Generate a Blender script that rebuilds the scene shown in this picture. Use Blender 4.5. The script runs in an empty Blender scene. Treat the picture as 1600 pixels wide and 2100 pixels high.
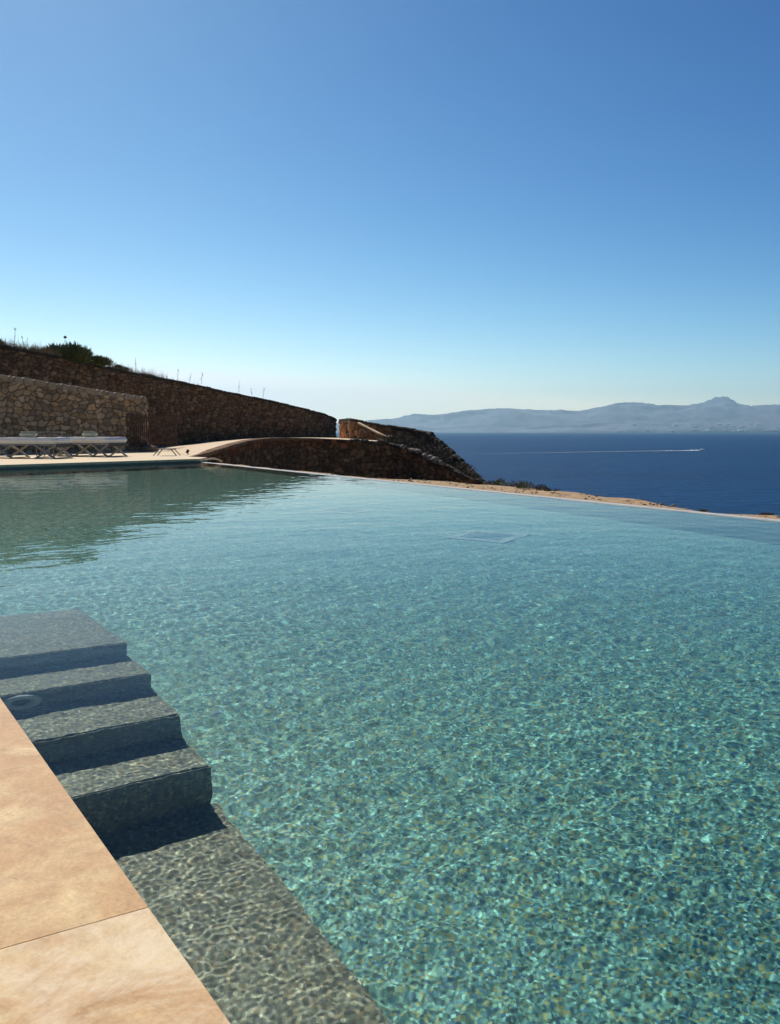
import bpy, bmesh, math, random
import numpy as np
from mathutils import Vector, Matrix, noise as mnoise

S = bpy.context.scene
COL = S.collection
rng = np.random.default_rng(11)
random.seed(11)

# ------------------------------------------------------------------ camera
F = 1866.0; CX, CY = 800.0, 1050.0
PITCH = math.atan2(165, F)
H = 0.80                      # eye height above the pool water (z = 0)
DECK = 0.095                  # terrace and coping level
SEA = -25.0
cam = bpy.data.cameras.new('camera')
cam_o = bpy.data.objects.new('camera', cam)
COL.objects.link(cam_o); S.camera = cam_o
cam.sensor_fit = 'HORIZONTAL'; cam.sensor_width = 36
cam.lens = 36 * F / 1600
cam.clip_start = 0.05; cam.clip_end = 120000
cam_o.location = (0, 0, H)
cam_o.rotation_euler = (math.pi / 2 - PITCH, 0, 0)

def ray(x, y):
    X = (x - CX) / F; Y = (y - CY) / F
    return np.array([X, math.cos(PITCH) - Y * math.sin(PITCH), -(math.sin(PITCH) + Y * math.cos(PITCH))])
def on_z(x, y, z):            # survey point: where the sight line meets level z
    v = ray(x, y); t = (z - H) / v[2]
    return np.array([v[0] * t, v[1] * t, z])
def at_d(x, y, d):            # survey point at forward distance d
    v = ray(x, y); t = d / v[1]
    return np.array([v[0] * t, d, H + v[2] * t])

# pool axes: a runs along the near coping away from the camera, b across the pool
AX = math.radians(-32.338)
EA = np.array([math.sin(AX), math.cos(AX)]); EB = np.array([math.cos(AX), -math.sin(AX)])
def ab(a, b, z=None):
    p = EA * a + EB * b
    return (p[0], p[1]) if z is None else (p[0], p[1], z)
def to_ab(p):
    p = np.asarray(p)[:2]
    return float(p @ EA), float(p @ EB)

# ------------------------------------------------------------------ tags
def tag(o, label=None, cat=None, group=None, kind=None):
    if label: o['label'] = label
    if cat: o['category'] = cat
    if group: o['group'] = group
    if kind: o['kind'] = kind
    return o
def empty(name, loc, rz=0.0):
    o = bpy.data.objects.new(name, None); COL.objects.link(o)
    o.location = loc; o.rotation_euler = (0, 0, rz); o.empty_display_size = 0.1
    return o
def link(name, me, mat, parent=None, smooth=False):
    if mat is not None: me.materials.append(mat)
    if smooth: me.polygons.foreach_set('use_smooth', [True] * len(me.polygons))
    o = bpy.data.objects.new(name, me); COL.objects.link(o)
    if parent is not None: o.parent = parent
    return o
def pymesh(name, vs, fs, mat, parent=None, smooth=False):
    me = bpy.data.meshes.new(name)
    me.from_pydata([tuple(map(float, v)) for v in vs], [], fs); me.update()
    return link(name, me, mat, parent, smooth)
def gridmesh(name, X, Y, Z, mat, parent=None, flip=False, tone=None, smooth=True):
    n, m = X.shape
    me = bpy.data.meshes.new(name)
    idx = np.arange(n * m).reshape(n, m)
    q = np.stack([idx[:-1, :-1], idx[1:, :-1], idx[1:, 1:], idx[:-1, 1:]], -1).reshape(-1, 4)
    if flip: q = q[:, ::-1]
    me.vertices.add(n * m)
    me.vertices.foreach_set('co', np.stack([X, Y, Z], -1).astype(np.float32).ravel())
    me.loops.add(q.size); me.loops.foreach_set('vertex_index', np.ascontiguousarray(q, dtype=np.int32).ravel())
    me.polygons.add(len(q)); me.polygons.foreach_set('loop_start', np.arange(0, q.size, 4, dtype=np.int32))
    me.polygons.foreach_set('use_smooth', np.full(len(q), smooth))
    me.update(calc_edges=True); me.validate()
    if tone is not None:
        at = me.attributes.new('tone', 'FLOAT_COLOR', 'POINT')
        t = np.ones((n * m, 4), np.float32); t[:, :3] = tone.reshape(-1, 3)
        at.data.foreach_set('color', t.ravel())
    return link(name, me, mat, parent)

class MB:                      # collects shapes into ONE mesh
    def __init__(s): s.bm = bmesh.new()
    def box(s, c, size, rot=None, bev=0.0):
        g = bmesh.ops.create_cube(s.bm, size=1.0)
        M = Matrix.Translation(c) @ (rot.to_4x4() if rot is not None else Matrix.Identity(4)) @ Matrix.Diagonal((*size, 1))
        bmesh.ops.transform(s.bm, matrix=M, verts=g['verts'])
        if bev > 0:
            es = list({e for v in g['verts'] for e in v.link_edges})
            bmesh.ops.bevel(s.bm, geom=es, offset=bev, segments=3, affect='EDGES', profile=0.5)
        return s
    def bar(s, p, q, w, h=None):
        p, q = Vector(p), Vector(q); d = q - p
        rot = d.to_track_quat('Y', 'Z').to_matrix()
        return s.box((p + q) / 2, (w, d.length, h or w), rot, min(w, h or w) * 0.15)
    def tube(s, pts, rs, seg=8, caps=True):
        pts = [Vector(p) for p in pts]; rings = []
        if not hasattr(rs, '__len__'): rs = [rs] * len(pts)
        for i, p in enumerate(pts):
            d = (pts[min(i + 1, len(pts) - 1)] - pts[max(i - 1, 0)]).normalized()
            u = d.orthogonal().normalized()
            if i and abs(d.dot(pu)) < 0.99: u = (pu - d * pu.dot(d)).normalized()
            pu = u; v = d.cross(u)
            rings.append([s.bm.verts.new(p + (u * math.cos(2 * math.pi * k / seg) + v * math.sin(2 * math.pi * k / seg)) * rs[i]) for k in range(seg)])
        for a, b in zip(rings, rings[1:]):
            for k in range(seg): s.bm.faces.new((a[k], a[(k + 1) % seg], b[(k + 1) % seg], b[k]))
        if caps:
            s.bm.faces.new(rings[0][::-1]); s.bm.faces.new(rings[-1])
        return s
    def lathe(s, prof, seg=24, M=None):
        rings = []
        for r, z in prof:
            rings.append([s.bm.verts.new((M @ Vector((r * math.cos(2 * math.pi * k / seg), r * math.sin(2 * math.pi * k / seg), z))) if M else (r * math.cos(2 * math.pi * k / seg), r * math.sin(2 * math.pi * k / seg), z)) for k in range(seg)])
        for a, b in zip(rings, rings[1:]):
            for k in range(seg): s.bm.faces.new((a[k], a[(k + 1) % seg], b[(k + 1) % seg], b[k]))
        if prof[0][0] > 0: s.bm.faces.new(rings[0][::-1])
        if prof[-1][0] > 0: s.bm.faces.new(rings[-1])
        return s
    def build(s, name, mat, parent=None, smooth=False):
        bmesh.ops.recalc_face_normals(s.bm, faces=s.bm.faces)
        me = bpy.data.meshes.new(name); s.bm.to_mesh(me); s.bm.free()
        return link(name, me, mat, parent, smooth)
def copy_tree(o, parent=None):
    c = o.copy(); COL.objects.link(c); c.parent = parent
    for ch in list(o.children): copy_tree(ch, c)
    return c

# ------------------------------------------------------------------ materials
def new_mat(name):
    m = bpy.data.materials.new(name); m.use_nodes = True
    t = m.node_tree; t.nodes.clear()
    return m, t, t.nodes.new('ShaderNodeOutputMaterial')
def N(t, typ, ins=None, **kw):
    n = t.nodes.new(typ)
    for k, v in kw.items(): setattr(n, k, v)
    for k, v in (ins or {}).items():
        if hasattr(v, 'is_linked') or isinstance(v, bpy.types.NodeSocket): t.links.new(v, n.inputs[k])
        else: n.inputs[k].default_value = v
    return n
def c4(c): return (*c, 1.0)
def ramp(t, fac, stops):
    r = t.nodes.new('ShaderNodeValToRGB'); t.links.new(fac, r.inputs[0])
    el = r.color_ramp.elements
    while len(el) < len(stops): el.new(0.5)
    for e, (p, c) in zip(el, stops): e.position = p; e.color = c4(c) if len(c) == 3 else c
    return r.outputs[0]
def mixc(t, fac, a, b, mode='MIX'):
    n = t.nodes.new('ShaderNodeMix'); n.data_type = 'RGBA'; n.blend_type = mode
    for sock, v in ((n.inputs[0], fac), (n.inputs[6], a), (n.inputs[7], b)):
        if isinstance(v, bpy.types.NodeSocket): t.links.new(v, sock)
        elif hasattr(v, '__len__'): sock.default_value = c4(v)
        else: sock.default_value = v
    return n.outputs[2]
def noise_tex(t, vec, scale, detail=5, rough=0.6, dist=0.0):
    return N(t, 'ShaderNodeTexNoise', {'Vector': vec, 'Scale': scale, 'Detail': detail, 'Roughness': rough, 'Distortion': dist}).outputs['Fac']
def pbr(name, colfn, rough=0.7, bump=None, spec=0.5, metallic=0.0, coord='Object', bdist=0.01):
    m, t, o = new_mat(name)
    tc = t.nodes.new('ShaderNodeTexCoord').outputs[coord] if coord != 'World' else t.nodes.new('ShaderNodeNewGeometry').outputs['Position']
    b = N(t, 'ShaderNodeBsdfPrincipled', {'Roughness': rough, 'Metallic': metallic, 'Specular IOR Level': spec})
    c = colfn(t, tc)
    if isinstance(c, bpy.types.NodeSocket): t.links.new(c, b.inputs['Base Color'])
    else: b.inputs['Base Color'].default_value = c4(c)
    if bump:
        bn = N(t, 'ShaderNodeBump', {'Height': bump[0](t, tc), 'Strength': bump[1], 'Distance': bdist})
        t.links.new(bn.outputs[0], b.inputs['Normal'])
    t.links.new(b.outputs[0], o.inputs['Surface'])
    return m
def var(c1, c2, scale, detail=5):
    return lambda t, tc: mixc(t, ramp(t, noise_tex(t, tc, scale, detail), [(0.3, (0, 0, 0)), (0.7, (1, 1, 1))]), c1, c2)
def toned(scale=9.0, amt=0.5):     # masonry: per-stone tone carried by the mesh, plus grain
    def fn(t, tc):
        at = N(t, 'ShaderNodeAttribute', attribute_name='tone').outputs['Color']
        g = ramp(t, noise_tex(t, tc, scale, 6, 0.7), [(0.25, (1 - amt,) * 3), (0.75, (1 + amt * 0.4,) * 3)])
        return mixc(t, 1.0, at, g, 'MULTIPLY')
    return fn
grain = lambda s: (lambda t, tc: noise_tex(t, tc, s, 8, 0.7))

M = {}
def travertine(t, tc):
    big = noise_tex(t, tc, 1.7, 5, 0.6, 0.6)
    swirl = noise_tex(t, tc, 5.0, 8, 0.66, 1.6)
    c = ramp(t, big, [(0.30, (0.49, 0.27, 0.125)), (0.5, (0.56, 0.335, 0.165)), (0.68, (0.63, 0.43, 0.235))])
    c = mixc(t, ramp(t, swirl, [(0.36, (0.55,) * 3), (0.6, (0, 0, 0))]), c, (0.43, 0.235, 0.105))
    # stretched veins
    mp = N(t, 'ShaderNodeMapping', {'Vector': tc, 'Scale': (2.5, 16.0, 16.0)}, vector_type='POINT')
    vein = noise_tex(t, mp.outputs[0], 2.2, 8, 0.7, 0.8)
    c = mixc(t, ramp(t, vein, [(0.55, (0, 0, 0)), (0.72, (0.45,) * 3)]), c, (0.70, 0.53, 0.34))
    pits = N(t, 'ShaderNodeTexVoronoi', {'Vector': tc, 'Scale': 38.0, 'Randomness': 1.0}).outputs['Distance']
    pm = ramp(t, noise_tex(t, tc, 6.0, 3), [(0.52, (0, 0, 0)), (0.6, (1, 1, 1))])
    pf = mixc(t, 1.0, ramp(t, pits, [(0.06, (0.7,) * 3), (0.14, (0, 0, 0))]), pm, 'MULTIPLY')
    c = mixc(t, pf, c, (0.30, 0.17, 0.10))
    oi = t.nodes.new('ShaderNodeObjectInfo').outputs['Random']
    cloud = noise_tex(t, N(t, 'ShaderNodeVectorMath', {0: tc, 1: N(t, 'ShaderNodeCombineXYZ', {'X': oi, 'Y': oi}).outputs[0]}, operation='ADD').outputs[0], 3.2, 9, 0.62, 2.6)
    c = mixc(t, ramp(t, cloud, [(0.46, (0, 0, 0)), (0.66, (0.75,) * 3)]), c, (0.74, 0.585, 0.37))
    c = mixc(t, ramp(t, noise_tex(t, tc, 2.4, 6, 0.6, 1.2), [(0.50, (0, 0, 0)), (0.72, (0.55,) * 3)]), c, (0.46, 0.235, 0.11))
    mp2 = N(t, 'ShaderNodeMapping', {'Vector': tc, 'Scale': (7.0, 30.0, 30.0), 'Rotation': (0, 0, 0.25)})
    fl_ = N(t, 'ShaderNodeTexVoronoi', {'Vector': mp2.outputs[0], 'Scale': 2.2, 'Randomness': 1.0}).outputs['Distance']
    fm = mixc(t, 1.0, ramp(t, fl_, [(0.07, (0.8,) * 3), (0.16, (0, 0, 0))]), ramp(t, noise_tex(t, tc, 4.0, 4), [(0.5, (0, 0, 0)), (0.62, (1, 1, 1))]), 'MULTIPLY')
    c = mixc(t, fm, c, (0.33, 0.165, 0.075))
    fine_ = noise_tex(t, tc, 26.0, 9, 0.75, 0.6)
    c = mixc(t, 1.0, c, ramp(t, fine_, [(0.3, (0.80, 0.78, 0.74)), (0.5, (1.0, 1.0, 1.0)), (0.7, (1.10, 1.11, 1.12))]), 'MULTIPLY')
    speck = noise_tex(t, tc, 160.0, 2, 0.5)
    return mixc(t, 1.0, c, ramp(t, speck, [(0.3, (0.84, 0.785, 0.57)), (0.7, (1.05, 0.99, 0.73))]), 'MULTIPLY')
M['travertine'] = pbr('travertine', travertine, 0.58, (grain(60.0), 0.45), 0.35, bdist=0.004)
def pale_trav(t, tc):
    c = travertine(t, tc)
    sw_ = noise_tex(t, tc, 2.6, 10, 0.68, 3.4)
    st_ = noise_tex(t, N(t, 'ShaderNodeMapping', {'Vector': tc, 'Scale': (22.0, 7.0, 7.0), 'Rotation': (0, 0, 0.7)}).outputs[0], 1.0, 6, 0.7, 2.2)
    m_ = mixc(t, 1.0, ramp(t, sw_, [(0.40, (0, 0, 0)), (0.58, (1, 1, 1))]), ramp(t, st_, [(0.34, (0.35,) * 3), (0.6, (1, 1, 1))]), 'MULTIPLY')
    return mixc(t, mixc(t, 1.0, m_, (0.8, 0.8, 0.8), 'MULTIPLY'), c, (0.76, 0.62, 0.40))
M['pale_travertine'] = pbr('pale_travertine', pale_trav, 0.58, (grain(60.0), 0.45), 0.35, bdist=0.004)
def terrace_c(t, tc):
    c = var((0.62, 0.48, 0.27), (0.70, 0.57, 0.35), 0.7)(t, tc)
    c = mixc(t, ramp(t, noise_tex(t, tc, 9.0, 4), [(0.3, (0.35,) * 3), (0.6, (0, 0, 0))]), c, (0.52, 0.37, 0.22))
    br = t.nodes.new('ShaderNodeTexBrick'); t.links.new(N(t, 'ShaderNodeMapping', {'Vector': tc, 'Rotation': (0, 0, 0.25)}).outputs[0], br.inputs['Vector'])
    for k_, v_ in (('Scale', 1.0), ('Mortar Size', 0.012), ('Brick Width', 1.6), ('Row Height', 0.8)): br.inputs[k_].default_value = v_
    return mixc(t, ramp(t, br.outputs['Fac'], [(0.3, (0, 0, 0)), (0.7, (0.6,) * 3)]), c, (0.33, 0.23, 0.14))
M['terrace'] = pbr('terrace_stone', terrace_c, 0.8, (grain(20.0), 0.2), coord='World')
M['path'] = pbr('path_stone', var((0.58, 0.42, 0.25), (0.68, 0.52, 0.33), 1.1), 0.85, (grain(14.0), 0.4), coord='World')
M['stone'] = pbr('wall_stone', toned(8.0, 0.45), 0.9, (grain(22.0), 0.6), 0.2, coord='World', bdist=0.03)
M['redcap'] = pbr('reddish_kerb', var((0.16, 0.09, 0.05), (0.24, 0.14, 0.075), 1.5), 0.95, (grain(12.0), 0.6), 0.2, coord='World', bdist=0.03)
M['cap'] = pbr('wall_cap', var((0.035, 0.029, 0.022), (0.075, 0.06, 0.042), 1.5), 0.95, (grain(12.0), 0.6), 0.2, coord='World', bdist=0.03)
M['capA'] = pbr('sandstone_cap', toned(7.0, 0.3), 0.9, (grain(20.0), 0.5), 0.2, coord='World', bdist=0.02)

def mosaic(cols, s=60.0):  # cell pattern, for plain tiles and for painted caustic glints
    def fn(t, tc):
        v = N(t, 'ShaderNodeTexVoronoi', {'Vector': tc, 'Scale': s, 'Randomness': 0.55})
        h = N(t, 'ShaderNodeSeparateColor', {'Color': v.outputs['Color']}).outputs[0]
        n = len(cols)
        c = ramp(t, h, [(i / n, cc) for i, cc in enumerate(cols)])
        c.node.color_ramp.interpolation = 'CONSTANT'
        d = N(t, 'ShaderNodeTexVoronoi', {'Vector': tc, 'Scale': s, 'Randomness': 0.55}, feature='DISTANCE_TO_EDGE').outputs['Distance']
        return mixc(t, ramp(t, d, [(0.02, (0.7,) * 3), (0.07, (0, 0, 0))]), c, tuple(0.55 * x for x in cols[0]))
    return fn
TEAL = [(0.18, 0.42, 0.33), (0.12, 0.31, 0.27), (0.23, 0.45, 0.31), (0.11, 0.37, 0.40), (0.38, 0.42, 0.18), (0.17, 0.41, 0.33), (0.07, 0.25, 0.36), (0.23, 0.48, 0.39)]
TEAL = [(0.80 * a * k, 0.94 * b * k, 0.98 * c * k) for (a, b, c), k in zip(TEAL, (1.0, 0.55, 1.16, 0.92, 1.05, 0.84, 0.74, 1.62))]  # bright and coloured chips are caustic glints painted into the floor
GREY = [(0.51 * k * c[0], 0.49 * k * c[1], 0.36 * k * c[2]) for k, c in zip((1.0, 0.55, 1.2, 0.85, 1.2, 0.95, 0.55, 1.9), [(0.40, 0.43, 0.38), (0.28, 0.33, 0.31), (0.46, 0.44, 0.34), (0.33, 0.40, 0.42), (0.50, 0.42, 0.29), (0.36, 0.42, 0.37), (0.24, 0.31, 0.36), (0.45, 0.47, 0.42)])]  # strong chip contrast paints sparkling light onto steps and bench
M['pool_floor'] = pbr('teal_glint_chips', mosaic(TEAL, 92.0), 0.45, coord='World')
M['pool_step'] = pbr('grey_glint_chips', mosaic(GREY, 92.0), 0.45, coord='World')
M['pool_wall'] = pbr('pale_glint_chips', mosaic([tuple(0.75 * a + 0.25 * b for a, b in zip(x, y)) for x, y in zip(TEAL, GREY)]), 0.45, coord='World')  # blend of both palettes, with the same painted glints
M['far_wall'] = pbr('shaded_green_tile', mosaic([(0.09, 0.13, 0.10), (0.06, 0.10, 0.085), (0.11, 0.14, 0.10)]), 0.4, coord='World')  # darker copy for the far wall, its shade put into the colour
M['lip'] = pbr('wet_pale_stone', var((0.40, 0.40, 0.37), (0.52, 0.51, 0.47), 3.0), 0.6, (grain(30.0), 0.2), coord='World')
M['fabric'] = pbr('cream_canvas', var((0.74, 0.72, 0.68), (0.80, 0.78, 0.74), 6.0), 0.95, (grain(120.0), 0.3), 0.2)
M['towel'] = pbr('sage_towel', var((0.46, 0.42, 0.28), (0.56, 0.52, 0.37), 14.0), 1.0, (grain(160.0), 0.8), 0.1)
M['frame'] = pbr('grey_white_timber', var((0.20, 0.185, 0.165), (0.28, 0.26, 0.235), 5.0), 0.6)
M['dark'] = pbr('dark_metal', var((0.035, 0.028, 0.024), (0.06, 0.045, 0.035), 8.0), 0.5)
M['tableframe'] = pbr('dark_timber', var((0.12, 0.11, 0.10), (0.18, 0.165, 0.15), 5.0), 0.6)
M['rust'] = pbr('rusty_bar', var((0.05, 0.028, 0.018), (0.12, 0.06, 0.032), 10.0), 0.7)
M['soil'] = pbr('sandy_ground', lambda t, tc: mixc(t, ramp(t, noise_tex(t, tc, 7.0, 6, 0.75), [(0.35, (0, 0, 0)), (0.65, (1, 1, 1))]), (0.30, 0.19, 0.10), (0.55, 0.40, 0.24)), 0.95, (grain(10.0), 0.8), 0.1, coord='World', bdist=0.05)
M['rock'] = pbr('pale_rock', var((0.15, 0.125, 0.10), (0.28, 0.24, 0.19), 3.0), 0.95, (grain(9.0), 0.6), 0.15, coord='World', bdist=0.04)
M['brownrock'] = pbr('brown_rock', var((0.14, 0.10, 0.07), (0.22, 0.17, 0.12), 3.0), 0.95, (grain(9.0), 0.6), 0.15, coord='World', bdist=0.04)
M['hill'] = pbr('dry_hillside', var((0.13, 0.10, 0.06), (0.22, 0.17, 0.10), 0.8), 0.95, (grain(3.0), 0.8), 0.1, coord='World', bdist=0.2)
M['leaf'] = pbr('dull_green_leaf', var((0.075, 0.10, 0.03), (0.16, 0.165, 0.06), 2.0), 0.7, coord='World')
M['dry'] = pbr('dry_grass', var((0.16, 0.12, 0.06), (0.26, 0.20, 0.10), 4.0), 0.8, coord='World')
M['brownleaf'] = pbr('brown_scrub', var((0.05, 0.042, 0.02), (0.12, 0.085, 0.045), 3.0), 0.8, coord='World')
M['mountain'] = pbr('haze_blue_rock', var((0.08, 0.11, 0.165), (0.21, 0.235, 0.29), 0.0030, 8), 0.95, coord='World')  # part of the distant blue haze is painted into the rock
M['white'] = pbr('white_paint', lambda t, tc: (0.80, 0.80, 0.78), 0.5)
M['glassdark'] = pbr('tinted_glass', lambda t, tc: (0.02, 0.025, 0.03), 0.1)
M['foam'] = pbr('sea_foam', var((0.70, 0.74, 0.76), (0.85, 0.87, 0.88), 0.05), 0.9, coord='World')
M['steel'] = pbr('brushed_steel', lambda t, tc: (0.55, 0.58, 0.60), 0.3, metallic=0.8)
M['palering'] = pbr('pale_plastic', lambda t, tc: (0.80, 0.82, 0.80), 0.35)
M['bluegrate'] = pbr('blue_grey_grate', lambda t, tc: (0.07, 0.19, 0.25), 0.5)
M['drainframe'] = pbr('pale_drain_frame', lambda t, tc: (0.32, 0.46, 0.42), 0.5)

# pool water: clear, very slightly blue-green
m, t, o = new_mat('pool_water')
rf = N(t, 'ShaderNodeBsdfRefraction', {'IOR': 1.333, 'Roughness': 0.0, 'Color': (0.93, 1.0, 0.97, 1)})
fr_ = N(t, 'ShaderNodeFresnel', {'IOR': 1.333})
pol = N(t, 'ShaderNodeMath', {0: fr_.outputs[0], 1: 0.45}, operation='POWER')     # glare weakened near Brewster's angle
gs_ = N(t, 'ShaderNodeBsdfGlossy', {'Roughness': 0.0, 'Color': pol.outputs[0]})
mx_ = N(t, 'ShaderNodeMixShader', {0: fr_.outputs[0], 1: rf.outputs[0], 2: gs_.outputs[0]})
t.links.new(mx_.outputs[0], o.inputs['Surface']); M['water'] = m
# sea: dark deep water under a wind-rippled surface
m, t, o = new_mat('sea_water')
pos = t.nodes.new('ShaderNodeNewGeometry').outputs['Position']
h1 = noise_tex(t, N(t, 'ShaderNodeMapping', {'Vector': pos, 'Rotation': (0, 0, 0.35), 'Scale': (0.07, 0.16, 0.1)}).outputs[0], 1.0, 3, 0.55)
h2 = noise_tex(t, N(t, 'ShaderNodeMapping', {'Vector': pos, 'Rotation': (0, 0, -0.3), 'Scale': (0.35, 0.7, 0.5)}).outputs[0], 1.0, 4, 0.6)
hs = N(t, 'ShaderNodeMath', {0: h1, 1: N(t, 'ShaderNodeMath', {0: h2, 1: 0.35}, operation='MULTIPLY').outputs[0]}, operation='ADD').outputs[0]
bmp = N(t, 'ShaderNodeBump', {'Height': hs, 'Strength': 1.0, 'Distance': 4.0})
sw = noise_tex(t, N(t, 'ShaderNodeMapping', {'Vector': pos, 'Scale': (0.0008, 0.004, 0.001)}).outputs[0], 1.0, 4, 0.6)
chop_shading = noise_tex(t, N(t, 'ShaderNodeMapping', {'Vector': pos, 'Scale': (0.10, 0.05, 0.1)}).outputs[0], 1.0, 6, 0.75)
mixn = N(t, 'ShaderNodeMath', {0: N(t, 'ShaderNodeMath', {0: sw, 1: 0.45}, operation='MULTIPLY').outputs[0], 1: N(t, 'ShaderNodeMath', {0: chop_shading, 1: 0.55}, operation='MULTIPLY').outputs[0]}, operation='ADD').outputs[0]
cs = ramp(t, mixn, [(0.36, (0.0005, 0.021, 0.076)), (0.64, (0.002, 0.047, 0.148))])  # light and dark wave faces are painted into the water colour
b = N(t, 'ShaderNodeBsdfPrincipled', {'Base Color': cs, 'Roughness': 0.35, 'IOR': 1.33, 'Specular IOR Level': 0.05, 'Normal': bmp.outputs[0]})
t.links.new(b.outputs[0], o.inputs['Surface']); M['sea'] = m

# ------------------------------------------------------------------ sky, sun
EL = math.radians(47); AZ = math.radians(-29)
w = bpy.data.worlds.new('World'); S.world = w; w.use_nodes = True
wt = w.node_tree
sky = wt.nodes.new('ShaderNodeTexSky'); sky.sky_type = 'NISHITA'; sky.sun_disc = False
sky.sun_elevation = EL; sky.sun_rotation = AZ
sky.altitude = 0; sky.air_density = 0.6; sky.dust_density = 0.35; sky.ozone_density = 1.0
bg = wt.nodes['Background']
def vmul(src, v):
    n = wt.nodes.new('ShaderNodeVectorMath'); n.operation = 'MULTIPLY'
    wt.links.new(src, n.inputs[0]); n.inputs[1].default_value = v; return n.outputs[0]
mn = wt.nodes.new('ShaderNodeVectorMath'); mn.operation = 'MINIMUM'; mn.inputs[1].default_value = (0.66, 0.78, 0.97)
wt.links.new(vmul(sky.outputs[0], (0.1, 0.1, 0.1)), mn.inputs[0])
sp_ = wt.nodes.new('ShaderNodeSeparateXYZ'); cb_ = wt.nodes.new('ShaderNodeCombineXYZ'); wt.links.new(mn.outputs[0], sp_.inputs[0])
for i, gma in enumerate((2.5, 1.8, 1.3)):          # deep Mediterranean blue: a steeper tone curve per channel
    pw = wt.nodes.new('ShaderNodeMath'); pw.operation = 'POWER'; pw.inputs[1].default_value = gma
    wt.links.new(sp_.outputs[i], pw.inputs[0]); wt.links.new(pw.outputs[0], cb_.inputs[i])
wt.links.new(vmul(cb_.outputs[0], (35.5, 19.4, 12.95)), bg.inputs[0]); bg.inputs[1].default_value = 0.10
sl = bpy.data.lights.new('sun', 'SUN'); sl.energy = 4.8; sl.angle = math.radians(0.5); sl.color = (1, 0.94, 0.86)
so = bpy.data.objects.new('sun', sl); COL.objects.link(so)
sd = Vector((math.sin(AZ) * math.cos(EL), math.cos(AZ) * math.cos(EL), math.sin(EL)))
so.rotation_euler = sd.to_track_quat('Z', 'Y').to_euler()
sl.cycles.is_caustics_light = True

# ------------------------------------------------------------------ pool
B0 = 0.39                                       # near coping edge
inf_px = [(1600, 1070), (1350, 1045), (1100, 1019.5), (900, 998), (700, 977.5), (418, 949)]
inf_ab = [to_ab(on_z(x, y, 0)) for x, y in inf_px]
ka, kb = np.polyfit([p[0] for p in inf_ab], [p[1] for p in inf_ab], 1)
def b_inf(a): return ka * a + kb                # water-side line of the overflow edge
fa0, fb0 = to_ab(on_z(0, 953.5, DECK)); fa1, fb1 = to_ab(on_z(418, 940.5, DECK))
kf = (fa1 - fa0) / (fb1 - fb0)
def a_far(b): return fa0 + kf * (b - fb0)       # far coping line
# far corner
cb = 8.3
for _ in range(20): cb = b_inf(a_far(cb))
ca = a_far(cb)
ANEAR = -2.5
P00 = np.array([ANEAR, B0 - 0.02]); P01 = np.array([ANEAR, b_inf(ANEAR)])
P10 = np.array([a_far(B0), B0 - 0.02]); P11 = np.array([ca, cb])
def graded(lo, hi, d0, rate, st):
    xs = [lo]
    while xs[-1] < hi: xs.append(xs[-1] + d0 * max(1, 1 + rate * (abs(xs[-1] - st) - 1.6)))
    xs = np.array(xs); return lo + (xs - lo) * (hi - lo) / (xs[-1] - lo)
sa = (graded(ANEAR, ca, 0.0045, 0.40, 1.9) - ANEAR) / (ca - ANEAR)
sb = (graded(B0, 8.0, 0.0045, 0.40, 1.3) - B0) / (8.0 - B0)
U, V = np.meshgrid(sa, sb, indexing='ij')
Q = ((1 - U) * (1 - V))[..., None] * P00 + ((1 - U) * V)[..., None] * P01 + (U * (1 - V))[..., None] * P10 + (U * V)[..., None] * P11
GX = EA[0] * Q[..., 0] + EB[0] * Q[..., 1]; GY = EA[1] * Q[..., 0] + EB[1] * Q[..., 1]
GZ = np.zeros_like(GX); D = np.hypot(GX, GY)
SP = np.maximum(0.0045, 0.0045 * (1 + 0.40 * (D - 3.3)))
# slow patches of calmer and livelier water
calm = np.zeros_like(GX)
for i in range(10):
    k = 2 * math.pi / rng.uniform(1.2, 4.5); th = rng.uniform(0, 6.28)
    calm += np.sin(k * (GX * math.cos(th) + GY * math.sin(th)) + rng.uniform(0, 6.28))
calm = np.clip(0.92 + 0.10 * calm, 0.6, 1.2)
def waves(n, lo, hi, slope, spread=6.28, mean=0.0):
    global GZ
    z = np.zeros_like(GX)
    for i in range(n):
        lam = lo * (hi / lo) ** rng.random(); k = 2 * math.pi / lam; th = mean + rng.uniform(-spread / 2, spread / 2)
        fade = np.clip(lam / (2.6 * SP) - 0.9, 0, 1)
        z += slope * math.sqrt(2 / n) / k * fade * np.sin(k * (GX * math.cos(th) + GY * math.sin(th)) + rng.uniform(0, 6.28))
    GZ += z * (calm if hi < 0.3 else 1.0)
waves(60, 0.013, 0.026, 0.0058)
waves(40, 0.026, 0.055, 0.0030)
waves(36, 0.055, 0.13, 0.0046)
waves(24, 0.13, 0.40, 0.0056)
waves(14, 0.40, 1.20, 0.0030, 3.0, 1.5)
water = gridmesh('pool_water', GX, GY, GZ, M['water'], flip=True)
tag(water, kind='structure'); water.cycles.is_caustics_caster = True

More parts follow.
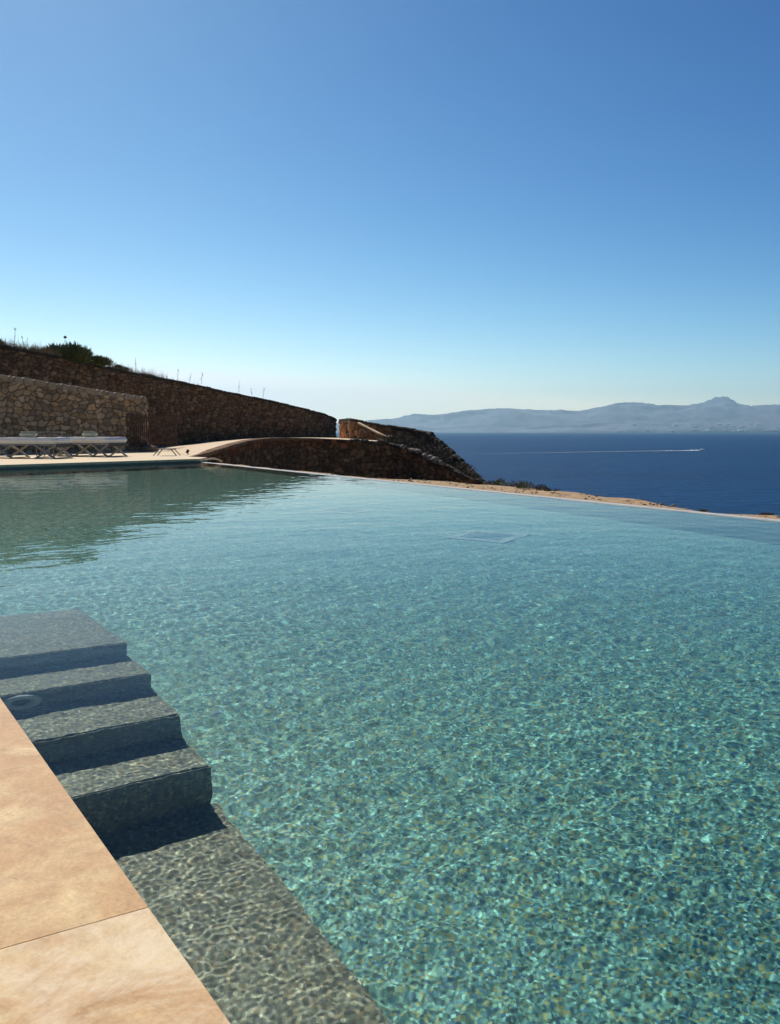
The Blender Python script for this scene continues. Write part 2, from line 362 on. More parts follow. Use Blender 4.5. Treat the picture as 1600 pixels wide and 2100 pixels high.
receivers = []
FLOOR = -1.62
def abquad(name, pts, z, mat, kind='structure'):
    o = pymesh(name, [ab(a, b, z) for a, b in pts], [tuple(range(len(pts)))[::-1]], mat)
    if o.data.polygons[0].normal.z < 0: o.data.flip_normals()
    return o
fl = abquad('pool_floor', [(ANEAR, B0 - 0.3), (ca + 3, B0 - 0.3), (ca + 3, cb + 1), (ANEAR, b_inf(ANEAR) + 1)], FLOOR, M['pool_floor'])
tag(fl, kind='structure'); receivers.append(fl)
def prism(name, pts, z0, z1, mat, parent=None, bev=0.0):      # pts in pool axes
    bm = bmesh.new(); n = len(pts)
    lo = [bm.verts.new(ab(a, b, z0)) for a, b in pts]; hi = [bm.verts.new(ab(a, b, z1)) for a, b in pts]
    bm.faces.new(lo); top = bm.faces.new(hi)
    for i in range(n): bm.faces.new((lo[i], lo[(i + 1) % n], hi[(i + 1) % n], hi[i]))
    bmesh.ops.recalc_face_normals(bm, faces=bm.faces)
    if bev: bmesh.ops.bevel(bm, geom=[e for e in bm.edges if all(v.co.z > (z0 + z1) / 2 for v in e.verts)], offset=bev, segments=3, affect='EDGES')
    me = bpy.data.meshes.new(name); bm.to_mesh(me); bm.free()
    return link(name, me, mat, parent)
# basin walls
receivers.append(tag(prism('pool_wall', [(ANEAR, B0 - 0.02), (a_far(B0) + 1, B0 - 0.02), (a_far(B0) + 1, B0 - 0.5), (ANEAR, B0 - 0.5)], FLOOR - 0.2, DECK - 0.055, M['pool_wall']), kind='structure'))
receivers.append(tag(prism('pool_wall', [(a_far(B0 - 0.5), B0 - 0.5), (ca, cb), (ca + 0.6, cb + 0.3), (a_far(B0 - 0.5) + 0.6, B0 - 0.5)], FLOOR - 0.2, DECK - 0.05, M['far_wall']), kind='structure'))
receivers.append(tag(prism('pool_wall', [(ANEAR, b_inf(ANEAR)), (ca, cb), (ca, cb + 0.2), (ANEAR, b_inf(ANEAR) + 0.2)], FLOOR - 0.2, -0.03, M['pool_wall']), kind='structure'))
# overflow edge: a level pale lip just at the water line
lip = prism('overflow_edge', [(ANEAR, b_inf(ANEAR) + 0.002), (ca - 0.02, b_inf(ca) + 0.002), (ca - 0.02, b_inf(ca) + 0.13), (ANEAR, b_inf(ANEAR) + 0.13)], -0.30, 0.006, M['lip'], bev=0.006)
tag(lip, 'pale wet overflow edge running along the sea side of the pool', 'pool edge')

# steps and bench
steps = empty('pool_steps', ab(3.6, 0.7, FLOOR)); steps_inv = Matrix.Translation(Vector(ab(3.6, 0.7, FLOOR))).inverted()
tag(steps, 'grey steps speckled with painted glints going down under the water beside the near coping', 'pool steps')
BS = 1.035
sc_a = [(3.62, 4.42, -0.20), (3.315, 3.62, -0.384), (2.99, 3.315, -0.556), (2.71, 2.99, -0.745), (ANEAR, 2.71, -1.0)]
for i, (a0, a1, z) in enumerate(sc_a):
    b1 = BS if i < 4 else BS + 0.02
    s_ = prism('bench' if i == 4 else 'step', [(a0, B0 - 0.015), (a1, B0 - 0.015), (a1, b1), (a0, b1)], FLOOR - 0.1, z, M['pool_step'], bev=0.008)
    s_.data.transform(steps_inv); s_.parent = steps
    receivers.append(s_)

# near coping of travertine slabs
cop = empty('pool_coping', ab(1.0, -0.4, DECK - 0.06)); cinv = Matrix.Translation(Vector(ab(1.0, -0.4, DECK - 0.06))).inverted()
tag(cop, 'peach travertine coping with one joint along the near pool side', 'pool coping')
cuts = [-2.5, -0.55, 1.288, 3.15, 5.0, 6.9, 8.8, 10.7, 12.6, 14.5, 16.4, a_far(0.0) - 0.01]
for i, (a0, a1) in enumerate(zip(cuts, cuts[1:])):
    s_ = prism('slab', [(a0 + 0.0001, B0), (a1 - 0.0001, B0), (a1 - 0.0001, B0 - 1.3), (a0 + 0.0001, B0 - 1.3)], DECK - 0.055, DECK, M['pale_travertine' if i == 1 else 'travertine'], bev=0.0009)
    if i == 1: s_['label'] = 'paler slab with cream swirls'
    s_.data.transform(cinv)
    R = Matrix.Rotation(-AX, 4, 'Z'); s_.data.transform(R); s_.rotation_euler = (0, 0, AX); s_.parent = cop

# pool fittings
def ring_light(loc, rot, r):
    e = empty('pool_light', loc); e.rotation_euler = rot
    MB().lathe([(r * 0.42, 0.004), (r * 0.45, 0.016), (r * 0.9, 0.022), (r, 0.010), (r, 0.0)], 28).build('ring', M['palering'], e, True)
    MB().lathe([(0.0001, 0.012), (r * 0.3, 0.010), (r * 0.42, 0.004)], 28).build('lens', M['glassdark'], e, True)
    return e
# on the second riser (facing the camera side)
rp = ab(2.99 + 0.325, 0.57, -0.475)
rl = ring_light((rp[0] - EA[0] * 0.001, rp[1] - EA[1] * 0.001, rp[2]), Vector((-EA[0], -EA[1], 0)).to_track_quat('Z', 'Y').to_euler(), 0.075)
tag(rl, 'round pale pool light set in a shaded step riser under water', 'pool light')
nz = empty('floor_nozzle', ab(3.86, 0.50, -0.2)); tag(nz, 'small round dark nozzle on the top pool step', 'nozzle')
MB().lathe([(0.001, 0.012), (0.02, 0.012), (0.024, 0.006)], 20).build('cap', M['bluegrate'], nz, True)
MB().lathe([(0.025, 0.004), (0.028, 0.010), (0.045, 0.008), (0.048, 0.0)], 20).build('collar', M['steel'], nz, True)
def drain(a, b, s, label):
    e = empty('floor_drain', ab(a, b, FLOOR)); e.rotation_euler = (0, 0, AX); tag(e, label, 'drain', 'drains in the pool floor')
    mb = MB()
    for sx, sy, lx, ly in ((0, 1, 1, .16), (0, -1, 1, .16), (1, 0, .16, .68), (-1, 0, .16, .68)):
        mb.box((sx * s * .42, sy * s * .42, 0.02), (lx * s, ly * s, 0.04), bev=0.006)
    mb.build('frame', M['drainframe'], e)
    mb = MB(); mb.box((0, 0, 0.008), (s * .67, s * .67, 0.016))
    for k in range(7): mb.box(((k - 3) * s * .09, 0, 0.02), (s * .05, s * .66, 0.012))
    mb.build('grate', M['bluegrate'], e)
    return e
da, db = to_ab(on_z(1000, 1103, 0)); 
drains = [drain(6.86, 5.46, 0.62, 'square blue drain in the pool floor, the one nearer the camera'),
          drain(9.64, 5.45, 0.62, 'square pale framed drain in the pool floor, the farther one')]
for e in [rl, nz] + drains:
    for c in e.children: receivers.append(c)
for r_ in receivers: r_.cycles.is_caustics_receiver = True

# ------------------------------------------------------------------ terrace, path
FE = lambda b: ab(a_far(b), b)
tA = FE(B0 - 0.5)
PBase = {}                      # B wall base / path back line, C wall top / path front line
C_top = [(392, 936.5, None), (440, 924, 26.0), (490, 907, 29.0), (540, 898, 32.0), (620, 897.5, 34.0), (700, 901, 35.0), (790, 906, 36.0)]
C_pts = [on_z(392, 936.5, DECK) if d is None else at_d(x, y, d) for x, y, d in C_top]
B_px = [(0, 703, 925, 33.0), (115, 740, 922, 34.7), (240, 757, 919, 37.5), (365, 777, 914, 40.9), (520, 812, 899, 45.8), (600, 829, 897, 48.6), (668, 846, 896, 51.0)]
def b_line(px):                 # straight plan line of the long back wall
    p0 = np.array([-14.1, 33.0]); p1 = np.array([-3.05, 52.0])
    s = (px - 800) / (F * math.cos(PITCH) + 165 * math.sin(PITCH)) if False else (px - CX) / math.hypot(F, 165)
    tt = (s * p0[1] - p0[0]) / ((p1[0] - p0[0]) - s * (p1[1] - p0[1]))
    return p0 + (p1 - p0) * tt
def b_pt(px, py):
    q = b_line(px); return at_d(px, py, q[1])
corner = ab(ca, cb)
tv = [(*tA, DECK), (*FE(3.0), DECK), (*corner, DECK), tuple(on_z(425, 938, DECK)), (C_pts[0][0], C_pts[0][1], DECK), tuple(on_z(330, 914, DECK)), (-9.0, 46, DECK), (-24, 40, DECK), (-24, tA[1] - 2, DECK)]
te = pymesh('terrace', tv + [(x, y, z - 0.06) for x, y, z in tv], [tuple(range(len(tv)))[::-1], tuple(range(len(tv), 2 * len(tv)))] + [(i, (i + 1) % len(tv), len(tv) + (i + 1) % len(tv), len(tv) + i) for i in range(len(tv))], M['terrace'])
bm = bmesh.new(); bm.from_mesh(te.data); bmesh.ops.recalc_face_normals(bm, faces=bm.faces); bm.to_mesh(te.data); bm.free()
tag(te, kind='structure')
# near terrace behind the coping, left of the pool
nt_ = abquad('terrace', [(-2.5, B0 - 1.303), (17, B0 - 1.303), (17, -8), (-2.5, -8)], DECK - 0.004, M['terrace']); tag(nt_, kind='structure')

def resample(pts, n):
    pts = np.array(pts, float); d = np.r_[0, np.cumsum(np.linalg.norm(np.diff(pts, axis=0), axis=1))]
    s = np.linspace(0, d[-1], n)
    return np.stack([np.interp(s, d, pts[:, k]) for k in range(pts.shape[1])], -1)
def smooth_line(pts, n, it=3):
    pts = np.array(pts, float)
    for _ in range(it):
        q = np.empty((2 * len(pts), pts.shape[1])); q[0::2] = pts; q[1::2] = pts
        q = np.concatenate([[pts[0]], np.stack([0.75 * pts[:-1] + 0.25 * pts[1:], 0.25 * pts[:-1] + 0.75 * pts[1:]], 1).reshape(-1, pts.shape[1]), [pts[-1]]])
        pts = q
    return resample(pts, n)
front = smooth_line(C_pts, 80)
backp = smooth_line([on_z(300, 914, DECK + 0.004), b_pt(365, 914), b_pt(440, 905), b_pt(520, 898.5), b_pt(600, 897), b_pt(690, 897.5), at_d(760, 900, 47.0)], 80)
front[:, 2] = np.maximum(front[:, 2], DECK + 0.004)
backp[:, 2] = np.maximum(backp[:, 2], DECK + 0.004)
T = np.linspace(0, 1, 14)[None, :, None]
PG = front[:, None, :] * (1 - T) + backp[:, None, :] * T
pth = gridmesh('path', PG[..., 0], PG[..., 1], PG[..., 2], M['path'])
if pth.data.polygons[0].normal.z < 0: pth.data.flip_normals()
tag(pth, kind='structure')

# ------------------------------------------------------------------ masonry
def masonry(name, base, ztop, zbot, cw, ch, depth, tones, res, mat, parent=None, seed=0, closed=False, tonefn=None):
    """base: plan polyline (n,2), outward normal on its right; ztop/zbot arrays per polyline point"""
    r = np.random.default_rng(seed)
    P = np.array(base, float); d = np.r_[0, np.cumsum(np.linalg.norm(np.diff(P, axis=0), axis=1))]
    n = max(8, int(d[-1] / res)); s = np.linspace(0, d[-1], n)
    X = np.interp(s, d, P[:, 0]); Y = np.interp(s, d, P[:, 1]); zt = np.interp(s, d, ztop); zb = np.interp(s, d, zbot)
    tx = np.gradient(X); ty = np.gradient(Y); L = np.hypot(tx, ty); nx, ny = ty / L, -tx / L
    m = max(6, int((zt - zb).max() / res)); tt = np.linspace(0, 1, m)
    Sg = np.repeat(s[:, None], m, 1); Zg = zb[:, None] + (zt - zb)[:, None] * tt[None]
    # wobble so that courses are not straight
    wob = 0.10 * np.sin(Sg * 1.9 + 1.3 * np.sin(Zg * 2.1)) + 0.06 * np.sin(Sg * 5.3 + Zg * 3.7)
    u = (Sg + 0.07 * np.sin(Zg * 7 + Sg * 2)) / cw; v = (Zg + wob * ch / 0.3) / ch
    ncu, ncv = int(u.max()) + 6, int(v.max() - v.min()) + 6
    v0 = math.floor(v.min()) - 2; u0 = math.floor(u.min()) - 2
    jx = r.uniform(0.12, 0.88, (ncu, ncv)); jy = r.uniform(0.15, 0.85, (ncu, ncv))
    off = r.uniform(-1, 1, (ncu, ncv)); ti = r.integers(0, len(tones), (ncu, ncv)); br = r.uniform(0.6, 1.4, (ncu, ncv))
    sz = r.uniform(0.72, 1.45, (ncu, ncv))
    iu = np.floor(u).astype(int) - u0; iv = np.floor(v).astype(int) - v0
    f1 = np.full(u.shape, 9.0); f2 = f1.copy(); ku = np.zeros(u.shape, int); kv = ku.copy()
    for a in (-1, 0, 1):
        for b in (-1, 0, 1):
            cu = np.clip(iu + a, 0, ncu - 1); cv = np.clip(iv + b, 0, ncv - 1)
            dx = u - (cu + u0 + jx[cu, cv]); dy = v - (cv + v0 + jy[cu, cv])
            dd = (np.abs(dx) ** 4 + np.abs(dy) ** 4) ** (1 / 4) * sz[cu, cv]
            nearer = dd < f1
            f2 = np.where(nearer, f1, np.minimum(f2, dd)); ku = np.where(nearer, cu, ku); kv = np.where(nearer, cv, kv); f1 = np.where(nearer, dd, f1)
    e = np.clip((f2 - f1) / 0.22, 0, 1); e = e * e * (3 - 2 * e)
    fine = r.normal(0, 1, u.shape); fine = (fine + np.roll(fine, 1, 0) + np.roll(fine, 1, 1) + np.roll(fine, -1, 0)) / 4
    disp = depth * (e * (0.75 + 0.45 * off[ku, kv]) - 0.45) + depth * 0.14 * fine
    tn = np.array(tones)[ti[ku, kv]] * br[ku, kv][..., None]
    if tonefn is not None: tn = tn * tonefn(Sg / d[-1], (zt[:, None] - Zg))
    mort = np.array(tones).mean(0) * 0.36
    tn = tn * e[..., None] + mort * (1 - e)[..., None]
    GXm = X[:, None] + nx[:, None] * disp; GYm = Y[:, None] + ny[:, None] * disp
    top_w = np.zeros_like(Zg); top_w[:, -1] = 0
    return gridmesh(name, GXm, GYm, Zg, mat, parent, tone=tn)
def offset_line(P, dist):
    P = np.array(P, float); tx = np.gradient(P[:, 0]); ty = np.gradient(P[:, 1]); L = np.hypot(tx, ty)
    return np.stack([P[:, 0] - ty / L * dist, P[:, 1] + tx / L * dist], -1)     # behind (left of travel)
def loft_cap(name, fr, bk, zt, th, over, mat, parent=None, jitter=0.0, seed=0, tones=None, stone=None):
    r = np.random.default_rng(seed)
    L = np.r_[0, np.cumsum(np.linalg.norm(np.diff(fr, axis=0), axis=1))]
    n = max(10, int(L[-1] / 0.06)); s = np.linspace(0, L[-1], n)
    I = lambda A: np.interp(s, L, A)
    f = np.stack([I(fr[:, 0]), I(fr[:, 1])], -1); b = np.stack([I(bk[:, 0]), I(bk[:, 1])], -1); z = I(zt)
    dv = (f - b) / np.linalg.norm(f - b, axis=1)[:, None]
    # irregular outline, stone by stone
    w_ = stone or 0.5
    cut = np.cumsum(r.uniform(0.35, 1.75, int(L[-1] / w_ * 1.8) + 4)) * w_
    k = np.searchsorted(cut, s); hj = r.uniform(-1, 1, len(cut) + 2)[k] * jitter; oj = r.uniform(-1, 1, len(cut) + 2)[k] * jitter
    gap = np.min(np.abs(s[:, None] - cut[None]), axis=1); notch = np.clip(gap / 0.05, 0, 1)
    hj = hj + r.normal(0, jitter * 0.25, n)
    rows = []
    f_ = f + dv * (over + oj)[:, None] * (0.4 + 0.6 * notch)[:, None]; b_ = b - dv * over
    zt_ = z + hj - (1 - notch) * th * 0.35
    for P2, zz in ((f_, z - th), (f_, zt_ - th * 0.2), (f_ - dv * th * 0.2, zt_), ((f_ + b_) / 2, zt_ + jitter * 0.5), (b_, zt_), (b_, z - th), (f_, z - th)):
        rows.append(np.concatenate([P2, np.broadcast_to(zz, (n,))[:, None]], 1))
    G = np.stack(rows, 1)
    tn = None
    if tones is not None:
        tn = np.array(tones)[r.integers(0, len(tones), len(cut) + 2)[k]] * r.uniform(0.85, 1.15, len(cut) + 2)[k][:, None]
        tn = np.repeat((tn * (0.5 + 0.5 * notch)[:, None])[:, None, :], G.shape[1], 1)
    o = gridmesh(name, G[..., 0], G[..., 1], G[..., 2], mat, parent, flip=True, tone=tn, smooth=False)
    # close the two ends
    bm = bmesh.new(); bm.from_mesh(o.data)
    bmesh.ops.remove_doubles(bm, verts=bm.verts, dist=0.0005)
    bmesh.ops.holes_fill(bm, edges=[e for e in bm.edges if e.is_boundary], sides=0)
    bmesh.ops.recalc_face_normals(bm, faces=bm.faces); bm.to_mesh(o.data); bm.free()
    return o
def wrap_wall(fr, th, zt, zb, left=True, right=True):
    """front polyline plus end faces and a back face, so the masonry goes all the way round"""
    fr = np.array(fr, float); bk = offset_line(fr, th)
    zt = np.array(zt, float); zb = np.array(zb, float)
    pts = [*fr]; t_ = [*zt]; b_ = [*zb]
    if right: pts += [*bk[::-1]]; t_ += [*zt[::-1]]; b_ += [*zb[::-1]]
    if left:
        pts = [bk[0]] + pts; t_ = [zt[0]] + t_; b_ = [zb[0]] + b_
    return np.array(pts), np.array(t_), np.array(b_), bk

SAND = [(0.86 * c[0], 0.76 * c[1], 0.66 * c[2]) for c in [(0.44, 0.34, 0.235), (0.50, 0.40, 0.29), (0.40, 0.32, 0.24), (0.36, 0.30, 0.24), (0.47, 0.35, 0.22), (0.42, 0.36, 0.29)]]
BROWN = [(1.02 * c[0], 0.92 * c[1], 0.76 * c[2]) for c in [(0.20, 0.135, 0.095), (0.165, 0.118, 0.088), (0.235, 0.165, 0.115), (0.15, 0.112, 0.09), (0.19, 0.12, 0.08)]]
DARK = [(1.50 * c[0], 1.20 * c[1], 0.86 * c[2]) for c in [(0.15, 0.098, 0.066), (0.115, 0.080, 0.058), (0.185, 0.125, 0.082), (0.10, 0.075, 0.058), (0.14, 0.085, 0.055)]]

def rock_mb(mb, c, r, seed, sub=2):
    rr = random.Random(seed)
    g = bmesh.ops.create_icosphere(mb.bm, subdivisions=sub, radius=1.0)
    sx, sy, sz = r * rr.uniform(0.8, 1.3), r * rr.uniform(0.8, 1.3), r * rr.uniform(0.55, 0.9)
    o_ = Vector((rr.uniform(-9, 9), rr.uniform(-9, 9), rr.uniform(-9, 9)))
    for v in g['verts']:
        k = 1 + 0.35 * mnoise.noise(v.co * 1.3 + o_) + 0.12 * mnoise.noise(v.co * 4 + o_)
        v.co = Vector((v.co.x * sx * k + c[0], v.co.y * sy * k + c[1], v.co.z * sz * k + c[2]))

# A: lit sandstone garden wall behind the loungers, runs from off the left of the view to its end at px 303
A_end = at_d(304, 924, 32.5); A_l = at_d(-420, 930, 24.8); A_0 = at_d(0, 930, 29.0)
Afr = resample([A_l[:2], A_end[:2]], 12)
def px_of(p):
    v = Vector((p[0], p[1], 0)); return CX + p[0] / p[1] * math.hypot(F, 165)
Azt = []
for p in Afr:
    x = px_of(p); yy = 766 + (x - 0) * (813 - 766) / 300.0
    Azt.append(at_d(x, yy, p[1])[2] - 0.17)
Azb = np.full(len(Afr), DECK - 0.05)
wa = empty('stone_wall', (*Afr[6], DECK)); tag(wa, 'pale sandstone rubble wall with squared top course behind the sun loungers', 'wall')
def under(parent, o):          # keep world placement while parenting
    o.data.transform(Matrix.Translation(parent.location).inverted()); o.parent = parent; return o
pts, t_, b_, bk = wrap_wall(Afr, 0.45, Azt, Azb, left=False)
under(wa, masonry('stonework', pts, t_, b_, 0.23, 0.17, 0.055, SAND, 0.024, M['stone'], seed=3))
under(wa, loft_cap('cap', Afr, bk, np.array(Azt) + 0.17, 0.21, 0.01, M['capA'], jitter=0.014, seed=4, tones=[(0.34, 0.27, 0.185), (0.31, 0.25, 0.18), (0.36, 0.275, 0.18), (0.32, 0.24, 0.15)], stone=0.26))
# projecting foot stone at its end
fs = MB(); q = at_d(303, 921, 32.2); rock_mb(fs, (q[0], q[1], DECK + 0.10), 0.26, 77, 3)
o = fs.build('foot_stone', M['brownrock']); under(wa, o)

# B: long dark retaining wall
Bx = np.linspace(-420, 690, 40)
Btop_px = [(-420, 590), (0, 706), (60, 716), (115, 727), (240, 755), (330, 774), (365, 780), (520, 813), (600, 831), (668, 847.5), (671, 850), (690, 859)]
Bx = np.array(sorted(set(list(np.linspace(-420, 690, 36)) + [668, 672])))
Bfr = []; Bzt = []
for x in Bx:
    q = b_line(x); Bfr.append(q); yy = np.interp(x, [p[0] for p in Btop_px], [p[1] for p in Btop_px])
    Bzt.append(at_d(x, yy, q[1])[2] - 0.10)
Bfr = np.array(Bfr); Bzt = np.array(Bzt); Bzb = np.full(len(Bfr), -0.1)
wb = empty('stone_wall', (*Bfr[20], 0.0)); tag(wb, 'long dark stone retaining wall sloping down to the sea behind the path', 'wall')
pts, t_, b_, bk = wrap_wall(Bfr, 0.6, Bzt, Bzb, left=False)
under(wb, masonry('stonework', pts, t_, b_, 0.26, 0.16, 0.08, BROWN, 0.034, M['stone'], seed=7))
under(wb, loft_cap('cap', Bfr, bk, Bzt + 0.10, 0.14, 0.04, M['cap'], jitter=0.018, seed=8, stone=0.6))

# C: curved retaining wall carrying the path, then dropping towards the water edge
C_more = [at_d(820, 913, 35.6), at_d(850, 926, 35.2), at_d(900, 948, 34.4), at_d(950, 971, 33.6), at_d(1003, 998, 33.0), at_d(1040, 1020, 32.5)]
cl = smooth_line(np.concatenate([np.array(C_pts), np.array(C_more)]), 120)
Cfr = cl[:, :2]; Czt = cl[:, 2] + 0.004; Czb = np.full(len(cl), -5.5)
wc = empty('stone_wall', (*Cfr[60], -5.5)); tag(wc, 'curved dark rubble retaining wall carrying the path above the pool corner', 'wall')
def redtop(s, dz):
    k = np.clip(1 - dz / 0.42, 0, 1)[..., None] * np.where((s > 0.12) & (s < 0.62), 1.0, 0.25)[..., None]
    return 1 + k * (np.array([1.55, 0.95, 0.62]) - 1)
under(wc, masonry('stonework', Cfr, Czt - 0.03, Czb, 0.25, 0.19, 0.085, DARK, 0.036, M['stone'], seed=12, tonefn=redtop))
bkC = offset_line(Cfr, 0.22)
under(wc, loft_cap('cap', Cfr[:64], bkC[:64], Czt[:64], 0.10, 0.04, M['redcap'], jitter=0.004, seed=13, stone=0.5))
under(wc, loft_cap('cap', Cfr[64:], offset_line(Cfr, 0.12)[64:], Czt[64:], 0.12, 0.05, M['cap'], jitter=0.05, seed=14, stone=0.3))

# D: wall going on beyond the gap and dropping down the slope
D_fr_px = [(719, 859, 44.0), (760, 866.5, 43.4), (820, 876, 42.4), (878, 886, 41.3), (905, 909, 40.2), (940, 939, 39.0), (975, 972, 37.6), (1003, 1000, 36.6), (1040, 1035, 35.5)]
Dp = np.array([at_d(*p) for p in D_fr_px]); Dp = resample(Dp, 60)
Dfr = Dp[:, :2]; Dzt = Dp[:, 2] - 0.10; Dzb = np.full(len(Dp), -6.5)
bkD = offset_line(Dfr, 0.5)
wd = empty('stone_wall', (*Dfr[30], -6.5)); tag(wd, 'dark stone wall beyond the gap with a steeply falling top', 'wall')
endp = at_d(696, 858, 47.2)
pts = np.concatenate([[endp[:2]], Dfr]); 
under(wd, masonry('stonework', pts, np.r_[Dzt[0], Dzt], np.r_[Dzb[0], Dzb], 0.44, 0.36, 0.09, [tuple(1.25 * x for x in c) for c in DARK], 0.045, M['stone'], seed=15,
                  tonefn=lambda s, dz: 1 + (s < 0.115).astype(float)[..., None] * (np.array([1.7, 1.35, 1.05]) - 1)))  # sunlight on the left end face is painted lighter and warmer
frc = np.concatenate([[endp[:2]], Dfr[:]]); bkc = np.concatenate([[endp[:2] + np.array([0.3, 0.9])], bkD + np.linspace(1, 0, 60)[:, None] * np.array([0.2, 2.4])])
bkD2 = bkD + np.linspace(1, 0, 60)[:, None] ** 4 * np.array([-0.5, 2.4])
kD = int(np.argmin(np.abs(Dp[:, 0] - at_d(878, 886, 41.3)[0]))) + 1
under(wd, loft_cap('cap', np.concatenate([[endp[:2]], Dfr[:kD]]), np.concatenate([[endp[:2] + np.array([0.5, 0.6])], bkD2[:kD]]), np.r_[Dzt[0], Dzt[:kD]] + 0.12, 0.18, 0.04, M['cap'], jitter=0.02, seed=16, stone=0.5))
under(wd, loft_cap('cap', Dfr[kD - 1:], offset_line(Dfr, 0.14)[kD - 1:], Dzt[kD - 1:] + 0.10, 0.16, 0.05, M['cap'], jitter=0.06, seed=17, stone=0.28))
# low sloping stair wall in front of D
sp = np.array([at_d(733, 866, 41.6), at_d(760, 880, 41.0), at_d(787, 893.5, 40.4), at_d(806, 894, 40.2)])
ws = empty('stair_wall', (*sp[1][:2], 0.2)); tag(ws, 'small ochre stair wall with a sunlit sloping top in the wall gap', 'wall')
sl_ = resample(sp, 24)
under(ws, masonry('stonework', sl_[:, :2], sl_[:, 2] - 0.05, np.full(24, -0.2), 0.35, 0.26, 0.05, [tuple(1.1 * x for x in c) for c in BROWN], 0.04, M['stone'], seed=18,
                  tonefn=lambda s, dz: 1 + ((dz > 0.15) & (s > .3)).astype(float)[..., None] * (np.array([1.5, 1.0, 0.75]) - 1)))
under(ws, loft_cap('cap', sl_[:, :2], offset_line(sl_[:, :2], 0.14), sl_[:, 2], 0.05, 0.01, M['path'], jitter=0.006, seed=19, stone=0.7))

# pale curved kerb by the pool corner
kp = smooth_line([on_z(420, 945, DECK - 0.03), on_z(432, 940, DECK + 0.03), on_z(446, 941.5, DECK + 0.0), on_z(455, 946, DECK - 0.06)], 14)
kb_ = MB(); kb_.tube([tuple(p) for p in kp], 0.022, 8)
tag(kb_.build('kerb_stone', M['terrace'], smooth=True), 'thin pale curved kerb at the far pool corner', 'kerb')

# ------------------------------------------------------------------ ground outside the pool
rim_px = [(430, 948), (600, 965), (700, 975.5), (770, 982), (850, 984), (930, 990), (1000, 996), (1070, 1002), (1130, 1007), (1250, 1019.5), (1310, 1028), (1350, 1035), (1400, 1046), (1450, 1052.5), (1500, 1054.5), (1600, 1059.5), (1750, 1072), (2000, 1100)]
rim = np.array([on_z(x, y, -0.10) for x, y in rim_px])
rim = np.vstack([rim] + [np.array([[*ab(a_, b_inf(a_) + 2.4), -0.10]]) for a_ in (1.0, -1.0, -4.0, -8.0)]) if to_ab(rim[-1])[0] > 1.2 else rim
rim = resample(rim, 190)
inn = []
for p in rim:
    a, b = to_ab(p); inn.append(ab(a, b_inf(a) + 0.125))
inn = np.array(inn)
u_ = np.array([to_ab(p)[1] for p in rim]) - np.array([b_inf(to_ab(p)[0]) + 0.125 for p in rim])
rows = []
for k in np.linspace(0, 1, 12):
    xy = inn * (1 - k) + rim[:, :2] * k
    z = -0.11 + 0.03 * math.sin(k * 2.5) + 0.028 * np.array([mnoise.noise(Vector((x * 1.3, y * 1.3, 3.0))) for x, y in xy]) * min(1, 4 * k)
    rows.append(np.c_[xy, z])
for dist, z in ((0.6, -0.35), (3.0, -1.4), (12, -2.9), (25, -5.0), (45, -16), (62, SEA - 0.8)):
    xy = rim[:, :2] + EB * dist
    zz = z + 0.25 * np.array([mnoise.noise(Vector((x * 0.4, y * 0.4, 7.0))) for x, y in xy]) * min(1, dist / 3)
    rows.append(np.c_[xy, zz])
G = np.stack(rows, 1)
gr = gridmesh('ground', G[..., 0], G[..., 1], G[..., 2], M['soil'])
if gr.data.polygons[0].normal.z < 0: gr.data.flip_normals()
tag(gr, kind='structure')
# stones strewn on the strip
mb = MB()
for i in range(1100):
    j = random.randrange(30, 158); k = random.random()
    xy = inn[j] * (1 - k) + rim[j][:2] * k
    r = random.choice([0.008, 0.011, 0.014, 0.02]) * random.uniform(0.7, 1.5)
    rock_mb(mb, (xy[0] + random.uniform(-.1, .1), xy[1] + random.uniform(-.1, .1), -0.09 + r * 0.2), r, i, 1)
tag(mb.build('pebbles', M['rock']), 'ochre pebbles scattered over the dry strip beyond the pool edge', 'pebbles', kind='stuff')

# hillside behind the long wall
bk_z = Bzt + 0.02
h_rows = []
for dist, dz in ((0.55, 0.0), (1.5, 0.05), (4, 0.1), (9, -0.2), (20, -1.5), (40, -8), (70, SEA - 0.8)):
    xy = offset_line(Bfr, dist)
    zz = np.where(dz > -5, bk_z + dz, dz) if dist < 30 else np.full(len(xy), dz)
    h_rows.append(np.c_[xy, zz])
G = np.stack(h_rows, 1)
hs_ = gridmesh('hillside', G[..., 0], G[..., 1], G[..., 2], M['hill'])
if hs_.data.polygons[len(hs_.data.polygons) // 2].normal.z < 0: hs_.data.flip_normals()
tag(hs_, kind='structure')
# ground on which walls C and D stand, behind the path
cd = [(C_pts[3][0], 40, -0.2), (-3, 60, -1), (6, 60, -6), (9, 34, -6), (3.6, 33.5, -4), (Cfr[60][0], Cfr[60][1] + 0.6, 0.0)]

